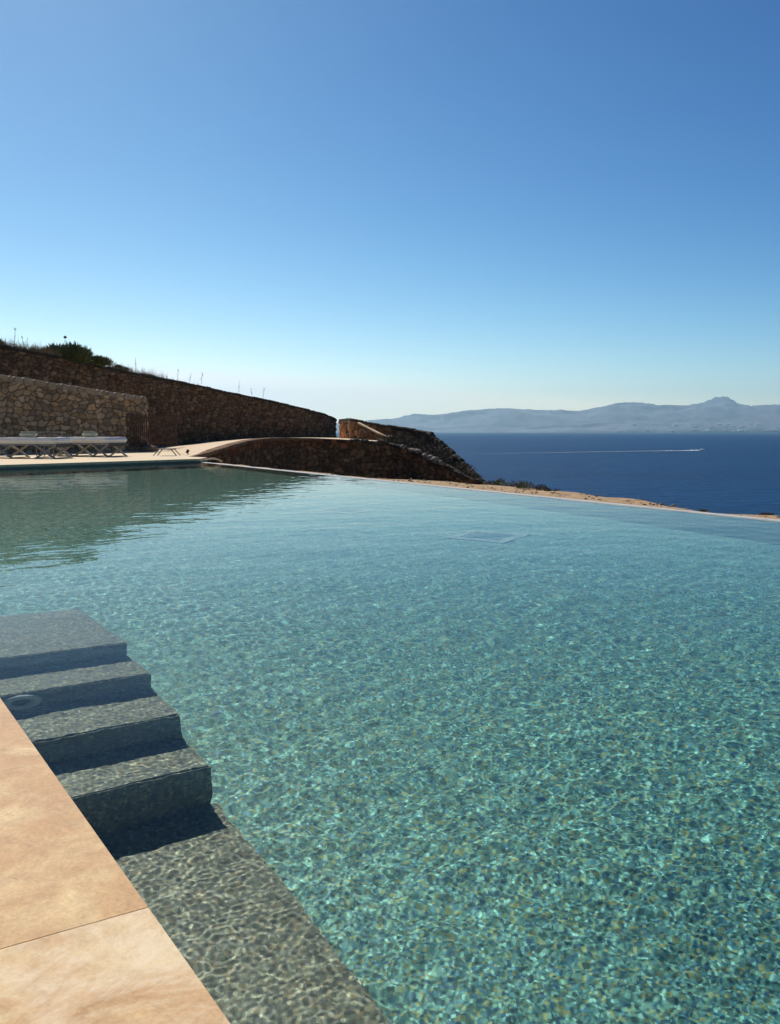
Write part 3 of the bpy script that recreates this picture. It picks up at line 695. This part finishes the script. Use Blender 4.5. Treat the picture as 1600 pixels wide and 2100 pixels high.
# ------------------------------------------------------------------ plants
def leafy(mb, c, rx, ry, rz, n, leaf, clumps=9, seed=0, up=0.35, slim=0.17):
    rr = random.Random(seed)
    cs = []
    for i in range(clumps):
        th = rr.uniform(0, 6.28); q = math.sqrt(rr.random()) * 0.75
        cs.append((c[0] + rx * q * math.cos(th), c[1] + ry * q * math.sin(th), c[2] + rz * rr.uniform(0.25, 0.8) * (1 - 0.5 * q)))
    for i in range(n):
        k = rr.choice(cs); s = 0.42 * rr.random() ** 0.55
        d = Vector((rr.gauss(0, 1), rr.gauss(0, 1), rr.gauss(0, 1) + 0.2)).normalized()
        p = Vector(k) + Vector((d.x * rx * s, d.y * ry * s, d.z * rz * s * 1.1))
        if p.z < c[2]: p.z = c[2] + rr.random() * rz * 0.15
        dirv = (d + Vector((rr.gauss(0, .5), rr.gauss(0, .5), up + 0.4 + rr.gauss(0, .4)))).normalized()
        sd_ = dirv.cross(Vector((rr.gauss(0, 1), rr.gauss(0, 1), rr.gauss(0, 1)))).normalized()
        l = leaf * rr.uniform(0.6, 1.4); w_ = l * slim
        vs = [mb.bm.verts.new(x) for x in (p, p + dirv * l * .5 + sd_ * w_, p + dirv * l, p + dirv * l * .5 - sd_ * w_)]
        mb.bm.faces.new(vs)
    return cs
def shrub(name, c, rx, ry, rz, n, leaf, mat, label, cat='shrub', group=None, seed=0, clumps=9, up=0.35, slim=0.17):
    e = empty(name, c); tag(e, label, cat, group)
    mb = MB(); cs = leafy(mb, (0, 0, 0), rx, ry, rz, n, leaf, clumps, seed, up, slim); mb.build('foliage', mat, e)
    st = MB()
    for k in cs: st.tube([(0, 0, -0.1), (k[0] * .4, k[1] * .4, k[2] * .5), k], [0.018, 0.012, 0.006], 5)
    st.build('stem', M['dry'], e); return e
def on_b(px, py, back=0.45):    # foot point just behind the front of the long wall's top
    q = b_line(px); nrm = offset_line(Bfr, back)[0] - Bfr[0]
    return at_d(px, py, q[1]) + np.array([nrm[0], nrm[1], 0])
q = on_b(150, 741); shrub('bush', (q[0], q[1], q[2] - 0.05), 0.92, 0.6, 0.60, 5200, 0.24, M['leaf'], 'rounded green bush growing on top of the long dark wall', 'bush', seed=2, clumps=34, up=1.1, slim=0.085)
q = on_b(196, 748); shrub('bush', (q[0], q[1], q[2] - 0.05), 0.85, 0.5, 0.30, 2600, 0.20, M['leaf'], 'lower green bush trailing right of the rounded bush on the long wall', 'bush', seed=5, clumps=20, up=0.9, slim=0.09)
q = on_b(4, 708); shrub('bush', (q[0], q[1], q[2] - 0.1), 0.5, 0.5, 0.30, 900, 0.09, M['brownleaf'], 'dry brown bush on the wall top at the left edge of the view', 'bush', seed=8)
for i, (px, py, s_) in enumerate([(252, 758, .20), (272, 763, .22), (318, 773, .16)]):
    q = on_b(px, py); shrub('shrub', (q[0], q[1], q[2] - 0.03), 0.36, 0.3, s_ * 1.2, 500, 0.07, M['brownleaf'],
        ['tiny brown shrub on the long wall nearest the green bushes', 'tiny brown shrub on the long wall, middle of three', 'tiny brown shrub on the long wall, farthest from the green bushes'][i], 'shrub', 'tiny shrubs on the long wall', seed=20 + i, clumps=6)
def stalk(c, h, lean, heads, seed, label, group='dry grass stalks on the wall top'):
    rr = random.Random(seed); e = empty('grass_stalk', c); tag(e, label, 'grass stalk', group)
    pts = [(lean * h * (k / 6) ** 1.6, 0.02 * rr.gauss(0, 1), h * k / 6) for k in range(7)]
    MB().tube(pts, [0.0075 - 0.0008 * k for k in range(7)], 5).build('stem', M['dry'], e)
    mb = MB(); mb.tube(pts[2:], [0.0085 - 0.0008 * k for k in range(5)], 5)
    for k in range(heads):
        t0 = rr.uniform(0.5, 1.0); i0 = min(5, int(t0 * 6)); f_ = t0 * 6 - i0
        p = Vector(pts[i0]).lerp(Vector(pts[i0 + 1]), f_)
        d = Vector((rr.uniform(-1, 1), rr.uniform(-1, 1), 1.3)).normalized(); l = h * rr.uniform(.08, .2)
        mb.tube([p, p + d * l * .5, p + d * l], [0.004, 0.010, 0.002], 4)
    mb.build('seed_head', M['dry'], e); return e
for i, (px, y0, y1, ln, hd, lb) in enumerate([
        (40, 714, 676, .10, 9, 'tall dry stalk on the wall top nearest the left edge of the view'),
        (60, 718, 690, -.08, 5, 'second dry stalk from the left on the wall top'),
        (66, 719, 694, .10, 5, 'third dry stalk from the left on the wall top, leaning right'),
        (145, 734, 692, .02, 3, 'dry stalk with a round head rising out of the green bush'),
        (290, 764, 733, -.05, 5, 'single dry stalk on the wall top right of the bushes'),
        (374, 783, 758, .10, 6, 'leftmost of the three dry stalks on the middle of the long wall'),
        (399, 788, 768, .15, 7, 'middle of the three dry stalks on the middle of the long wall'),
        (423, 793, 765, .10, 8, 'rightmost of the three dry stalks on the middle of the long wall'),
        (500, 810, 783, .04, 5, 'thin dry stalk left of the last pair on the long wall'),
        (527, 816, 797, -.1, 4, 'left dry stalk of the last pair on the long wall'),
        (549, 820, 798, .12, 6, 'right dry stalk of the last pair on the long wall')]):
    q = on_b(px, y0 + 3, 0.3); h = (y0 - y1 + 3) / 1873.0 * q[1]
    e = stalk(tuple(q), h, ln, hd, 40 + i, lb)
    if px == 145:
        MB().lathe([(0.001, -0.05), (0.05, -0.03), (0.065, 0.01), (0.04, 0.05), (0.001, 0.06)], 10, Matrix.Translation((ln * h, 0, h))).build('flower_head', M['brownleaf'], e, True)
# thin grass fringe along the wall top
mb = MB()
for i in range(2000):
    px = random.choice([random.uniform(0, 110), random.uniform(75, 130), random.uniform(225, 345), random.uniform(0, 420)])
    yy = np.interp(px, [p[0] for p in Btop_px], [p[1] for p in Btop_px])
    q = Vector(on_b(px, yy + 1, random.uniform(.05, .55))); l = abs(random.gauss(.14, .13)) * (1 if px < 350 else .5) + .05
    d = Vector((random.gauss(0, .35), random.gauss(0, .35), 1)).normalized(); sd_ = d.orthogonal().normalized() * 0.008
    mb.bm.faces.new([mb.bm.verts.new(x) for x in (q - sd_, q + sd_, q + d * l)])
tag(mb.build('grass', M['dry']), 'thin dry grass along the top of the long dark wall', 'grass', kind='stuff')

# low scrub on the strip, right of the walls
for i, (px, py, wx, hh, mt) in enumerate([(1012, 997, .26, .10, 'brownleaf'), (1037, 1000, .22, .12, 'leaf'), (1062, 1003, .24, .10, 'brownleaf'), (1088, 1006, .26, .12, 'leaf'), (1112, 1009, .20, .08, 'brownleaf'), (1138, 1012, .15, .05, 'brownleaf'), (1452, 1053, .06, .025, 'leaf'), (1585, 1060, .08, .022, 'brownleaf')]):
    q = on_z(px, py + 1, -0.12)
    shrub('shrub', tuple(q + np.array([0, 0.15, -0.02])), wx, wx, hh * 1.25, 420, 0.035, M[mt],
          ['low brown scrub touching the foot of the dark wall at the strip', 'low green scrub second from the dark wall on the strip', 'low brown scrub third from the dark wall on the strip', 'low green scrub fourth from the dark wall on the strip', 'small brown scrub fifth from the dark wall on the strip', 'tiny brown scrub at the right end of the row on the strip', 'single tiny green tuft at the overflow edge before the sea', 'flat dry tuft on the strip at the right edge of the view'][i], 'shrub', 'low shrubs on the strip beyond the pool', seed=60 + i, clumps=6)
# scrub and loose rocks along the falling top of the retaining wall
for i, (px, py, d, wx, hh) in enumerate([(800, 899, 37.0, .9, .5), (830, 905, 37.2, .8, .55), (868, 921, 36.8, .8, .6), (905, 935, 36.6, .7, .6), (935, 957, 36.0, .7, .5), (965, 975, 35.6, .7, .4)]):
    q = at_d(px, py + 14, d)
    shrub('shrub', tuple(q), wx, .6, hh, 1100, 0.075, M['brownleaf'], ['brown scrub at the end of the sunlit path', 'brown scrub just right of the path end between the walls', 'brown scrub behind the first pale rocks', 'brown scrub behind the lower pale rocks', 'brown scrub low down between the two falling walls', 'lowest brown scrub between the two falling walls'][i], 'shrub', 'scrub between the falling walls', seed=80 + i, clumps=9)
for i, (px, py, d, r) in enumerate([(826, 917, 35.3, .16), (845, 923, 35.1, .22), (856, 925, 35.0, .18), (871, 934, 34.7, .17), (882, 939, 34.6, .22), (893, 944, 34.4, .25), (903, 949, 34.2, .16)]):
    q = at_d(px, py, d); mb = MB(); rock_mb(mb, (0, 0, 0), r * 0.72, 200 + i, 3)
    o = mb.build('rock', M['rock'], smooth=True); o.location = tuple(q)
    tag(o, ['small pale rock uppermost on the falling wall top', 'larger pale rock second from the top on the falling wall', 'pale rock third from the top on the falling wall', 'pale rock in the middle of the row on the falling wall', 'broad pale rock third from the bottom on the falling wall', 'largest pale rock second from the bottom on the falling wall', 'small pale rock lowest on the falling wall'][i], 'rock', 'pale rocks on the falling wall')

# ------------------------------------------------------------------ gates
def bar_gate(x0, x1, y_top, y_bot, d0, d1, n, label):
    p0 = at_d(x0, y_bot, d0); p1 = at_d(x1, y_bot, d1); h = p0[2] - 0
    zt = at_d(x0, y_top, d0)[2]; zb = max(p0[2], DECK + 0.02)
    e = empty('bar_gate', (p0[0], p0[1], zb)); tag(e, label, 'gate', 'rusty bar gates by the stone wall')
    v = p1 - p0; hh = zt - zb
    for k in range(n):
        f_ = k / (n - 1); x, y = v[0] * f_, v[1] * f_
        jx = random.gauss(0, .008)
        MB().tube([(x + jx, y, 0), (x + random.gauss(0, .008), y, hh * .5), (x + random.gauss(0, .012), y, hh + random.uniform(-.03, .03))], 0.017 if 0 < k < n - 1 else 0.026, 6).build('bar', M['rust'], e)
    for z in (0.12, hh - 0.14): MB().bar((0, 0.03, z), (v[0], v[1] + 0.03, z), 0.03, 0.05).build('rail', M['rust'], e)
bar_gate(262, 301, 848, 917, 31.9, 32.3, 11, 'rusty bar gate folded back against the end of the pale wall')
bar_gate(307, 363, 848, 915, 33.4, 34.6, 15, 'rusty bar gate standing in the dark opening right of the pale wall')

# ------------------------------------------------------------------ loungers
def lounger(label):
    e = empty('sun_lounger', (0, 0, 0)); tag(e, label, 'sun lounger', 'white sun loungers on the far terrace')
    L_, W_, hz = 2.0, 0.76, 0.36
    mb = MB()                     # mattress, a soft slab
    g = bmesh.ops.create_cube(mb.bm, size=1.0)
    bmesh.ops.transform(mb.bm, matrix=Matrix.Translation((-L_ / 2, 0, hz + 0.105)) @ Matrix.Diagonal((L_, W_, 0.17, 1)), verts=g['verts'])
    bmesh.ops.bevel(mb.bm, geom=list(mb.bm.edges), offset=0.045, segments=4, affect='EDGES')
    bmesh.ops.subdivide_edges(mb.bm, edges=[x for x in mb.bm.edges if x.calc_length() > 0.5], cuts=14, use_grid_fill=True)
    for v in mb.bm.verts: v.co.z += 0.008 * mnoise.noise(Vector((v.co.x * 4, v.co.y * 5, v.co.z)))
    mat_ = mb.build('mattress', M['fabric'], e, True)
    MB().tube([(-L_ + .03, -W_ / 2, hz + .175), (-.03, -W_ / 2, hz + .175)], 0.008, 6).build('piping', M['fabric'], mat_)
    fr = MB()
    for y in (-W_ / 2 + 0.03, W_ / 2 - 0.03): fr.bar((-L_, y, hz), (0, y, hz), 0.035, 0.04)
    for x in (-L_ + .02, -L_ / 2, -0.02): fr.bar((x, -W_ / 2 + .03, hz - .005), (x, W_ / 2 - .03, hz - .005), 0.03, 0.03)
    fr.build('frame', M['frame'], e)
    MB().box((0.0, 0, hz - 0.02), (0.035, W_ + 0.02, 0.09), bev=0.008).build('dark_gap_strip', M['dark'], e)  # added dark strip imitating the dark gap between the loungers
    for y in (-W_ / 2 + 0.0, W_ / 2 - 0.0):
        for x0 in (-0.66, -L_ + 0.06):
            MB().bar((x0, y, hz), (x0 + 0.62, y, 0.0), 0.032, 0.045).build('leg', M['frame'], e)
            MB().bar((x0 + 0.62, y + 0.03 * (1 if y < 0 else -1), hz), (x0, y + 0.03 * (1 if y < 0 else -1), 0.0), 0.032, 0.045).build('leg', M['frame'], e)
    for x0 in (-0.66, -L_ + 0.06):
        for dx in (0.0, 0.62): MB().bar((x0 + dx, -W_ / 2, 0.02), (x0 + dx, W_ / 2, 0.02), 0.025).build('stretcher', M['frame'], e)
    return e
l1 = lounger('white sun lounger nearer the left edge of the view, in front of the other')
l2 = copy_tree(l1); l2['label'] = 'white sun lounger on the right, farther along the terrace'
p = on_z(147, 941, DECK); l1.location = (p[0] - 0.30, p[1] + 0.40, DECK); l1.rotation_euler.z = math.radians(-13)
p = on_z(258, 938.5, DECK); l2.location = (p[0] - 0.40, p[1] + 0.75, DECK); l2.rotation_euler.z = math.radians(-25)
def towel(l, dx, dy, label):
    mb = MB(); g = bmesh.ops.create_cube(mb.bm, size=1.0)
    bmesh.ops.transform(mb.bm, matrix=Matrix.Diagonal((0.44, 0.24, 0.165, 1)), verts=g['verts'])
    bmesh.ops.bevel(mb.bm, geom=list(mb.bm.edges), offset=0.05, segments=4, affect='EDGES')
    bmesh.ops.subdivide_edges(mb.bm, edges=[x for x in mb.bm.edges if x.calc_length() > 0.06], cuts=4, use_grid_fill=True)
    for v in mb.bm.verts: v.co *= 1 + 0.05 * mnoise.noise(v.co * 9)
    o = mb.build('rolled_towel', M['towel'], smooth=True)
    c_, s_ = math.cos(l.rotation_euler.z), math.sin(l.rotation_euler.z)
    o.location = (l.location.x + c_ * dx - s_ * dy, l.location.y + s_ * dx + c_ * dy, DECK + 0.36 + 0.19 + 0.078)
    o.rotation_euler = (0, 0, l.rotation_euler.z + 0.06)
    tag(o, label, 'towel', 'rolled towels on the loungers'); return o
towel(l1, -1.08, 0.0, 'sage rolled towel on the lounger nearer the left edge')
towel(l2, -1.05, 0.0, 'sage rolled towel on the right-hand lounger')
def side_table(p, w_, h_, label):
    e = empty('side_table', p); tag(e, label, 'side table', 'small side tables behind the loungers')
    mb = MB()
    for y in (-.16, .16): mb.bar((-w_ / 2, y, h_), (w_ / 2, y, h_), 0.025, 0.03)
    for x in (-w_ / 2, w_ / 2): mb.bar((x, -.16, h_), (x, .16, h_), 0.03, 0.03)
    mb.build('top_frame', M['tableframe'], e)
    MB().box((0, 0, h_ - 0.10), (w_ * .96, .30, 0.015)).build('shelf', M['tableframe'], e)
    for x in (-w_ / 2, w_ / 2):
        for y in (-.16, .16): MB().bar((x, y, 0), (x, y, h_), 0.024).build('leg', M['tableframe'], e)
for (px, py, d, w_, lb) in ((86, 886.5, 26.3, .22, 'small grey side table frame just right of the left towel'), (117, 886.5, 26.6, .36, 'wider grey side table frame between the two towels')):
    q = at_d(px, py, d); side_table((q[0], q[1], DECK), w_, q[2] - DECK, lb)

# low dark table and garden spot
pl = on_z(314, 935, DECK); pr = on_z(371, 934, DECK)
lt = empty('low_table', ((pl[0] + pr[0]) / 2, pl[1] + .25, DECK)); tag(lt, 'low dark metal table with splayed legs on the terrace', 'low table')
w2 = (pr[0] - pl[0]) / 2; hT = 0.20
mb = MB(); mb.box((0, 0, hT), (w2 * 1.25, .55, 0.03), bev=0.008); mb.build('table_top', M['dark'], lt)
for sx in (-1, 1):
    for sy in (-1, 1): MB().bar((sx * w2 * .52, sy * .2, hT - .01), (sx * w2, sy * .25, 0), 0.022).build('leg', M['dark'], lt)
q = on_z(386, 933.5, DECK)
gs = empty('garden_spotlight', tuple(q)); tag(gs, 'small black garden spotlight on the terrace edge by the path', 'spotlight')
MB().lathe([(0.05, 0), (0.05, 0.012), (0.014, 0.018), (0.012, 0.07)], 14).build('base', M['dark'], gs, True)
MB().lathe([(0.03, -0.06), (0.042, -0.05), (0.045, 0.05), (0.036, 0.055), (0.034, 0.045)], 16, Matrix.Translation((-.015, 0, .115)) @ Matrix.Rotation(0.5, 4, 'Y')).build('lamp_head', M['dark'], gs, True)

# ------------------------------------------------------------------ sea, coast, boat
ys = np.concatenate([np.linspace(-300, 3000, 30), np.geomspace(3200, 31000, 25)])
xs = np.linspace(-19500, 19500, 40)
XX, YY = np.meshgrid(xs, ys, indexing='ij')
sea = gridmesh('sea', XX, YY, np.full_like(XX, SEA), M['sea']); tag(sea, kind='structure')
if sea.data.polygons[0].normal.z < 0: sea.data.flip_normals()

def range_(name, prof, d, depth, seed, amp):
    pxs = np.linspace(prof[0][0], prof[-1][0], 420)
    py = np.interp(pxs, [p[0] for p in prof], [p[1] for p in prof])
    k = np.ones(3) / 3; pys = np.convolve(np.pad(py, 1, 'edge'), k, 'valid')
    vs = []
    vv = np.linspace(-1, 1, 41)
    X = np.zeros((420, 41)); Y = X.copy(); Z = X.copy()
    for i, (x, y) in enumerate(zip(pxs, pys)):
        top = at_d(x, y, d); hh = top[2] - SEA
        for j, v in enumerate(vv):
            dd = d + v * depth; xx = top[0] / d * (d if v > 0 else d)
            nz = mnoise.fractal(Vector((xx / 2600, dd / 2600, seed)), 0.9, 2.1, 5)
            rid = mnoise.fractal(Vector((xx / 900, dd / 1800, seed + 4)), 0.9, 2.1, 4)
            env = (1 - abs(v)) ** 0.62 if abs(v) > 0.02 else 1
            z = hh * env + (nz * amp + rid * amp * 0.5) * (1 - abs(v)) * min(1, 6 * abs(v))
            X[i, j] = xx; Y[i, j] = dd; Z[i, j] = SEA - 3 + max(0, min(z, hh * (1.0 if abs(v) < .02 else 1.0))) + (3 if abs(v) < .95 else 0)
    # crest roughness
    for i in range(420): Z[i, 20] += 26 * mnoise.fractal(Vector((i * 0.10, seed, 0)), 0.8, 2.2, 5)
    o = gridmesh(name, X, Y, Z, M['mountain']); tag(o, kind='structure')
    if o.data.polygons[200].normal.z < 0: o.data.flip_normals()
    return o
main = [(560, 880), (640, 872), (700, 868), (760, 862), (800, 858.5), (850, 855), (900, 850), (950, 843), (985, 839), (1040, 837), (1100, 840.5), (1150, 841.5), (1190, 842), (1215, 838), (1240, 833), (1290, 829), (1340, 829.5), (1400, 831), (1440, 835), (1480, 836), (1540, 834), (1600, 832), (1720, 836), (1900, 850)]
back = [(780, 866), (812, 858), (830, 852), (858, 848.5), (880, 850), (920, 852), (1000, 850), (1100, 848), (1190, 843), (1235, 834), (1265, 826.5), (1290, 824.5), (1320, 826), (1360, 832), (1420, 836)]
peak = [(1370, 845), (1408, 831), (1440, 826), (1454, 820), (1464, 816), (1478, 813), (1493, 813.5), (1499, 818), (1507, 823), (1520, 829), (1538, 832), (1570, 830), (1600, 829), (1660, 838), (1760, 850)]
front_h = [(860, 884), (940, 879), (1010, 875), (1060, 877), (1120, 872), (1180, 870), (1230, 866), (1290, 862), (1340, 866), (1400, 859), (1450, 856), (1500, 861), (1550, 858), (1600, 862), (1700, 870), (1800, 884)]
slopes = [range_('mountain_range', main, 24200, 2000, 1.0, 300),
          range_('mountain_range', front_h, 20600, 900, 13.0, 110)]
def on_slope(px, py):
    v = Vector(ray(px, py)); best = None
    for o_ in slopes:
        ok, hit, _, _ = o_.ray_cast(Vector((0, 0, H)), v)
        if ok and (best is None or hit.y < best.y): best = hit
    return best
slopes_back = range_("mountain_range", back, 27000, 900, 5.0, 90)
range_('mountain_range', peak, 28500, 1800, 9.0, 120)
# houses of the coast town: small white blocks with hipped roofs on the lower slope
def house_mesh(wx, wy, h):
    mb = MB(); mb.box((0, 0, h / 2), (wx, wy, h))
    v = [mb.bm.verts.new(p) for p in ((-wx / 2, -wy / 2, h + .02), (wx / 2, -wy / 2, h + .02), (wx / 2, wy / 2, h + .02), (-wx / 2, wy / 2, h + .02), (-wx / 4, 0, h * 1.25), (wx / 4, 0, h * 1.25))]
    for f_ in ((0, 1, 5, 4), (1, 2, 5), (2, 3, 4, 5), (3, 0, 4)): mb.bm.faces.new([v[i] for i in f_])
    return mb
proto = None
hr = random.Random(5)
for i in range(46):
    px = hr.choice([hr.uniform(1330, 1600), hr.uniform(1440, 1600), hr.uniform(1250, 1600)]); py = hr.choice([884, 883.5, 882.5, 881, 877, 874, 871, 869]) + hr.uniform(-1, 1)
    if proto is None: o = proto = house_mesh(58, 34, 14).build('house', M['white'])
    else: o = proto.copy(); COL.objects.link(o)
    q = on_slope(px, py) or Vector(at_d(px, 884, 19600))
    o.location = (q[0], q[1], max(SEA, q[2]) - 3); o.rotation_euler = (0, 0, hr.uniform(-.3, .3)); s_ = hr.uniform(.6, 1.5); o.scale = (s_ * 1.2, s_, s_)
    tag(o, 'tiny white house of the hazy town on the far coast', 'house', 'houses of the far coastal town')
q = on_slope(1385, 872.5)
o = house_mesh(80, 50, 30).build('large_building', M['white']); o.location = (q[0], q[1], q[2] - 4); tag(o, 'bright white block standing alone on the far hazy slope', 'building')

# motor boat and its wake
bp = on_z(1440, 923.5, SEA); we = on_z(944, 931.0, SEA)
hd = math.atan2(bp[1] - we[1], bp[0] - we[0])
boat = empty('motor_boat', (bp[0], bp[1], SEA), hd); tag(boat, 'tiny white motor boat leading a long wake on the sea', 'boat')
sec = []
for x, hw, zk, zg in ((-4.5, 1.35, -.3, 1.0), (-2, 1.5, -.4, 1.05), (1, 1.45, -.35, 1.2), (3.2, .9, -.1, 1.45), (4.8, .06, .5, 1.7)):
    sec.append([(x, -hw, zg), (x, -hw * .85, zk + .4), (x, 0, zk), (x, hw * .85, zk + .4), (x, hw, zg)])
vs = [p for s_ in sec for p in s_]; fs_ = [(i * 5 + j, i * 5 + j + 1, i * 5 + j + 6, i * 5 + j + 5) for i in range(4) for j in range(4)]
fs_ += [(0, 1, 2, 3, 4)] + [(i * 5, i * 5 + 5, i * 5 + 9, i * 5 + 4) for i in range(4)]
pymesh('hull', vs, fs_, M['white'], boat)
MB().box((.2, 0, 1.7), (2.6, 1.9, 1.1), bev=.25).build('cabin', M['white'], boat)
MB().box((1.55, 0, 1.85), (.12, 1.6, .6), Matrix.Rotation(-.4, 3, 'Y'), .03).build('windscreen', M['glassdark'], boat)
MB().box((-4.6, 0, .9), (.5, .45, 1.3), bev=.08).build('outboard_motor', M['dark'], boat)
wl = np.hypot(bp[0] - we[0], bp[1] - we[1]); n = 260
ss = np.linspace(0, 1, n)
wid = np.interp(ss, [0, .02, .1, .3, .6, 1.0], [2.0, 7, 4, 2.2, 1.4, 0.9])
ctr = np.stack([-ss * wl - 4.0, 6 * np.sin(ss * 5)], -1)
er = np.random.default_rng(4)
ht = np.interp(ss, [0, .03, .2, 1], [.7, .45, .1, .02])
rows = []
for k, zf in ((-1, 0), (-.6, .7), (0, .45), (.6, .8), (1, 0)):
    j = er.normal(0, .16, n)
    rows.append(np.stack([ctr[:, 0], ctr[:, 1] + k * wid / 2 * (1 + j), 0.03 + ht * zf * np.clip(1 + er.normal(0, .5, n), 0.05, 2)], -1))
G = np.stack(rows, 1)
cz, sz_ = math.cos(hd), math.sin(hd)
wk = gridmesh('boat_wake', bp[0] + cz * G[..., 0] - sz_ * G[..., 1], bp[1] + sz_ * G[..., 0] + cz * G[..., 1], SEA + G[..., 2], M['foam'])
tag(wk, kind='structure')

# ------------------------------------------------------------------ air
m, t, o = new_mat('haze')
v = N(t, 'ShaderNodeVolumePrincipled', {'Color': (0.53, 0.85, 1.0, 1), 'Density': 3.0e-5, 'Anisotropy': 0.5})
t.links.new(v.outputs[0], o.inputs['Volume'])
x0, x1, y0, y1, z0, z1 = -20000, 20000, -350, 31500, SEA - 5.5, 1400
vs = [(x, y, z) for z in (z0, z1) for x, y in ((x0, y0), (x1, y0), (x1, y1), (x0, y1))]
hz = pymesh('haze', vs, [(3, 2, 1, 0), (4, 5, 6, 7), (0, 1, 5, 4), (1, 2, 6, 5), (2, 3, 7, 6), (3, 0, 4, 7)], m)
tag(hz, 'pale air haze over the sea and the mountains', 'haze', kind='stuff')

# ------------------------------------------------------------------ render settings
S.view_settings.view_transform = 'Standard'; S.view_settings.look = 'None'
S.view_settings.exposure = 0.0; S.view_settings.gamma = 1.0
S.cycles.use_denoising = True
S.cycles.max_bounces = 10; S.cycles.diffuse_bounces = 4; S.cycles.transmission_bounces = 8; S.cycles.glossy_bounces = 4
S.cycles.caustics_refractive = True; S.cycles.caustics_reflective = False
S.cycles.sample_clamp_indirect = 6.0
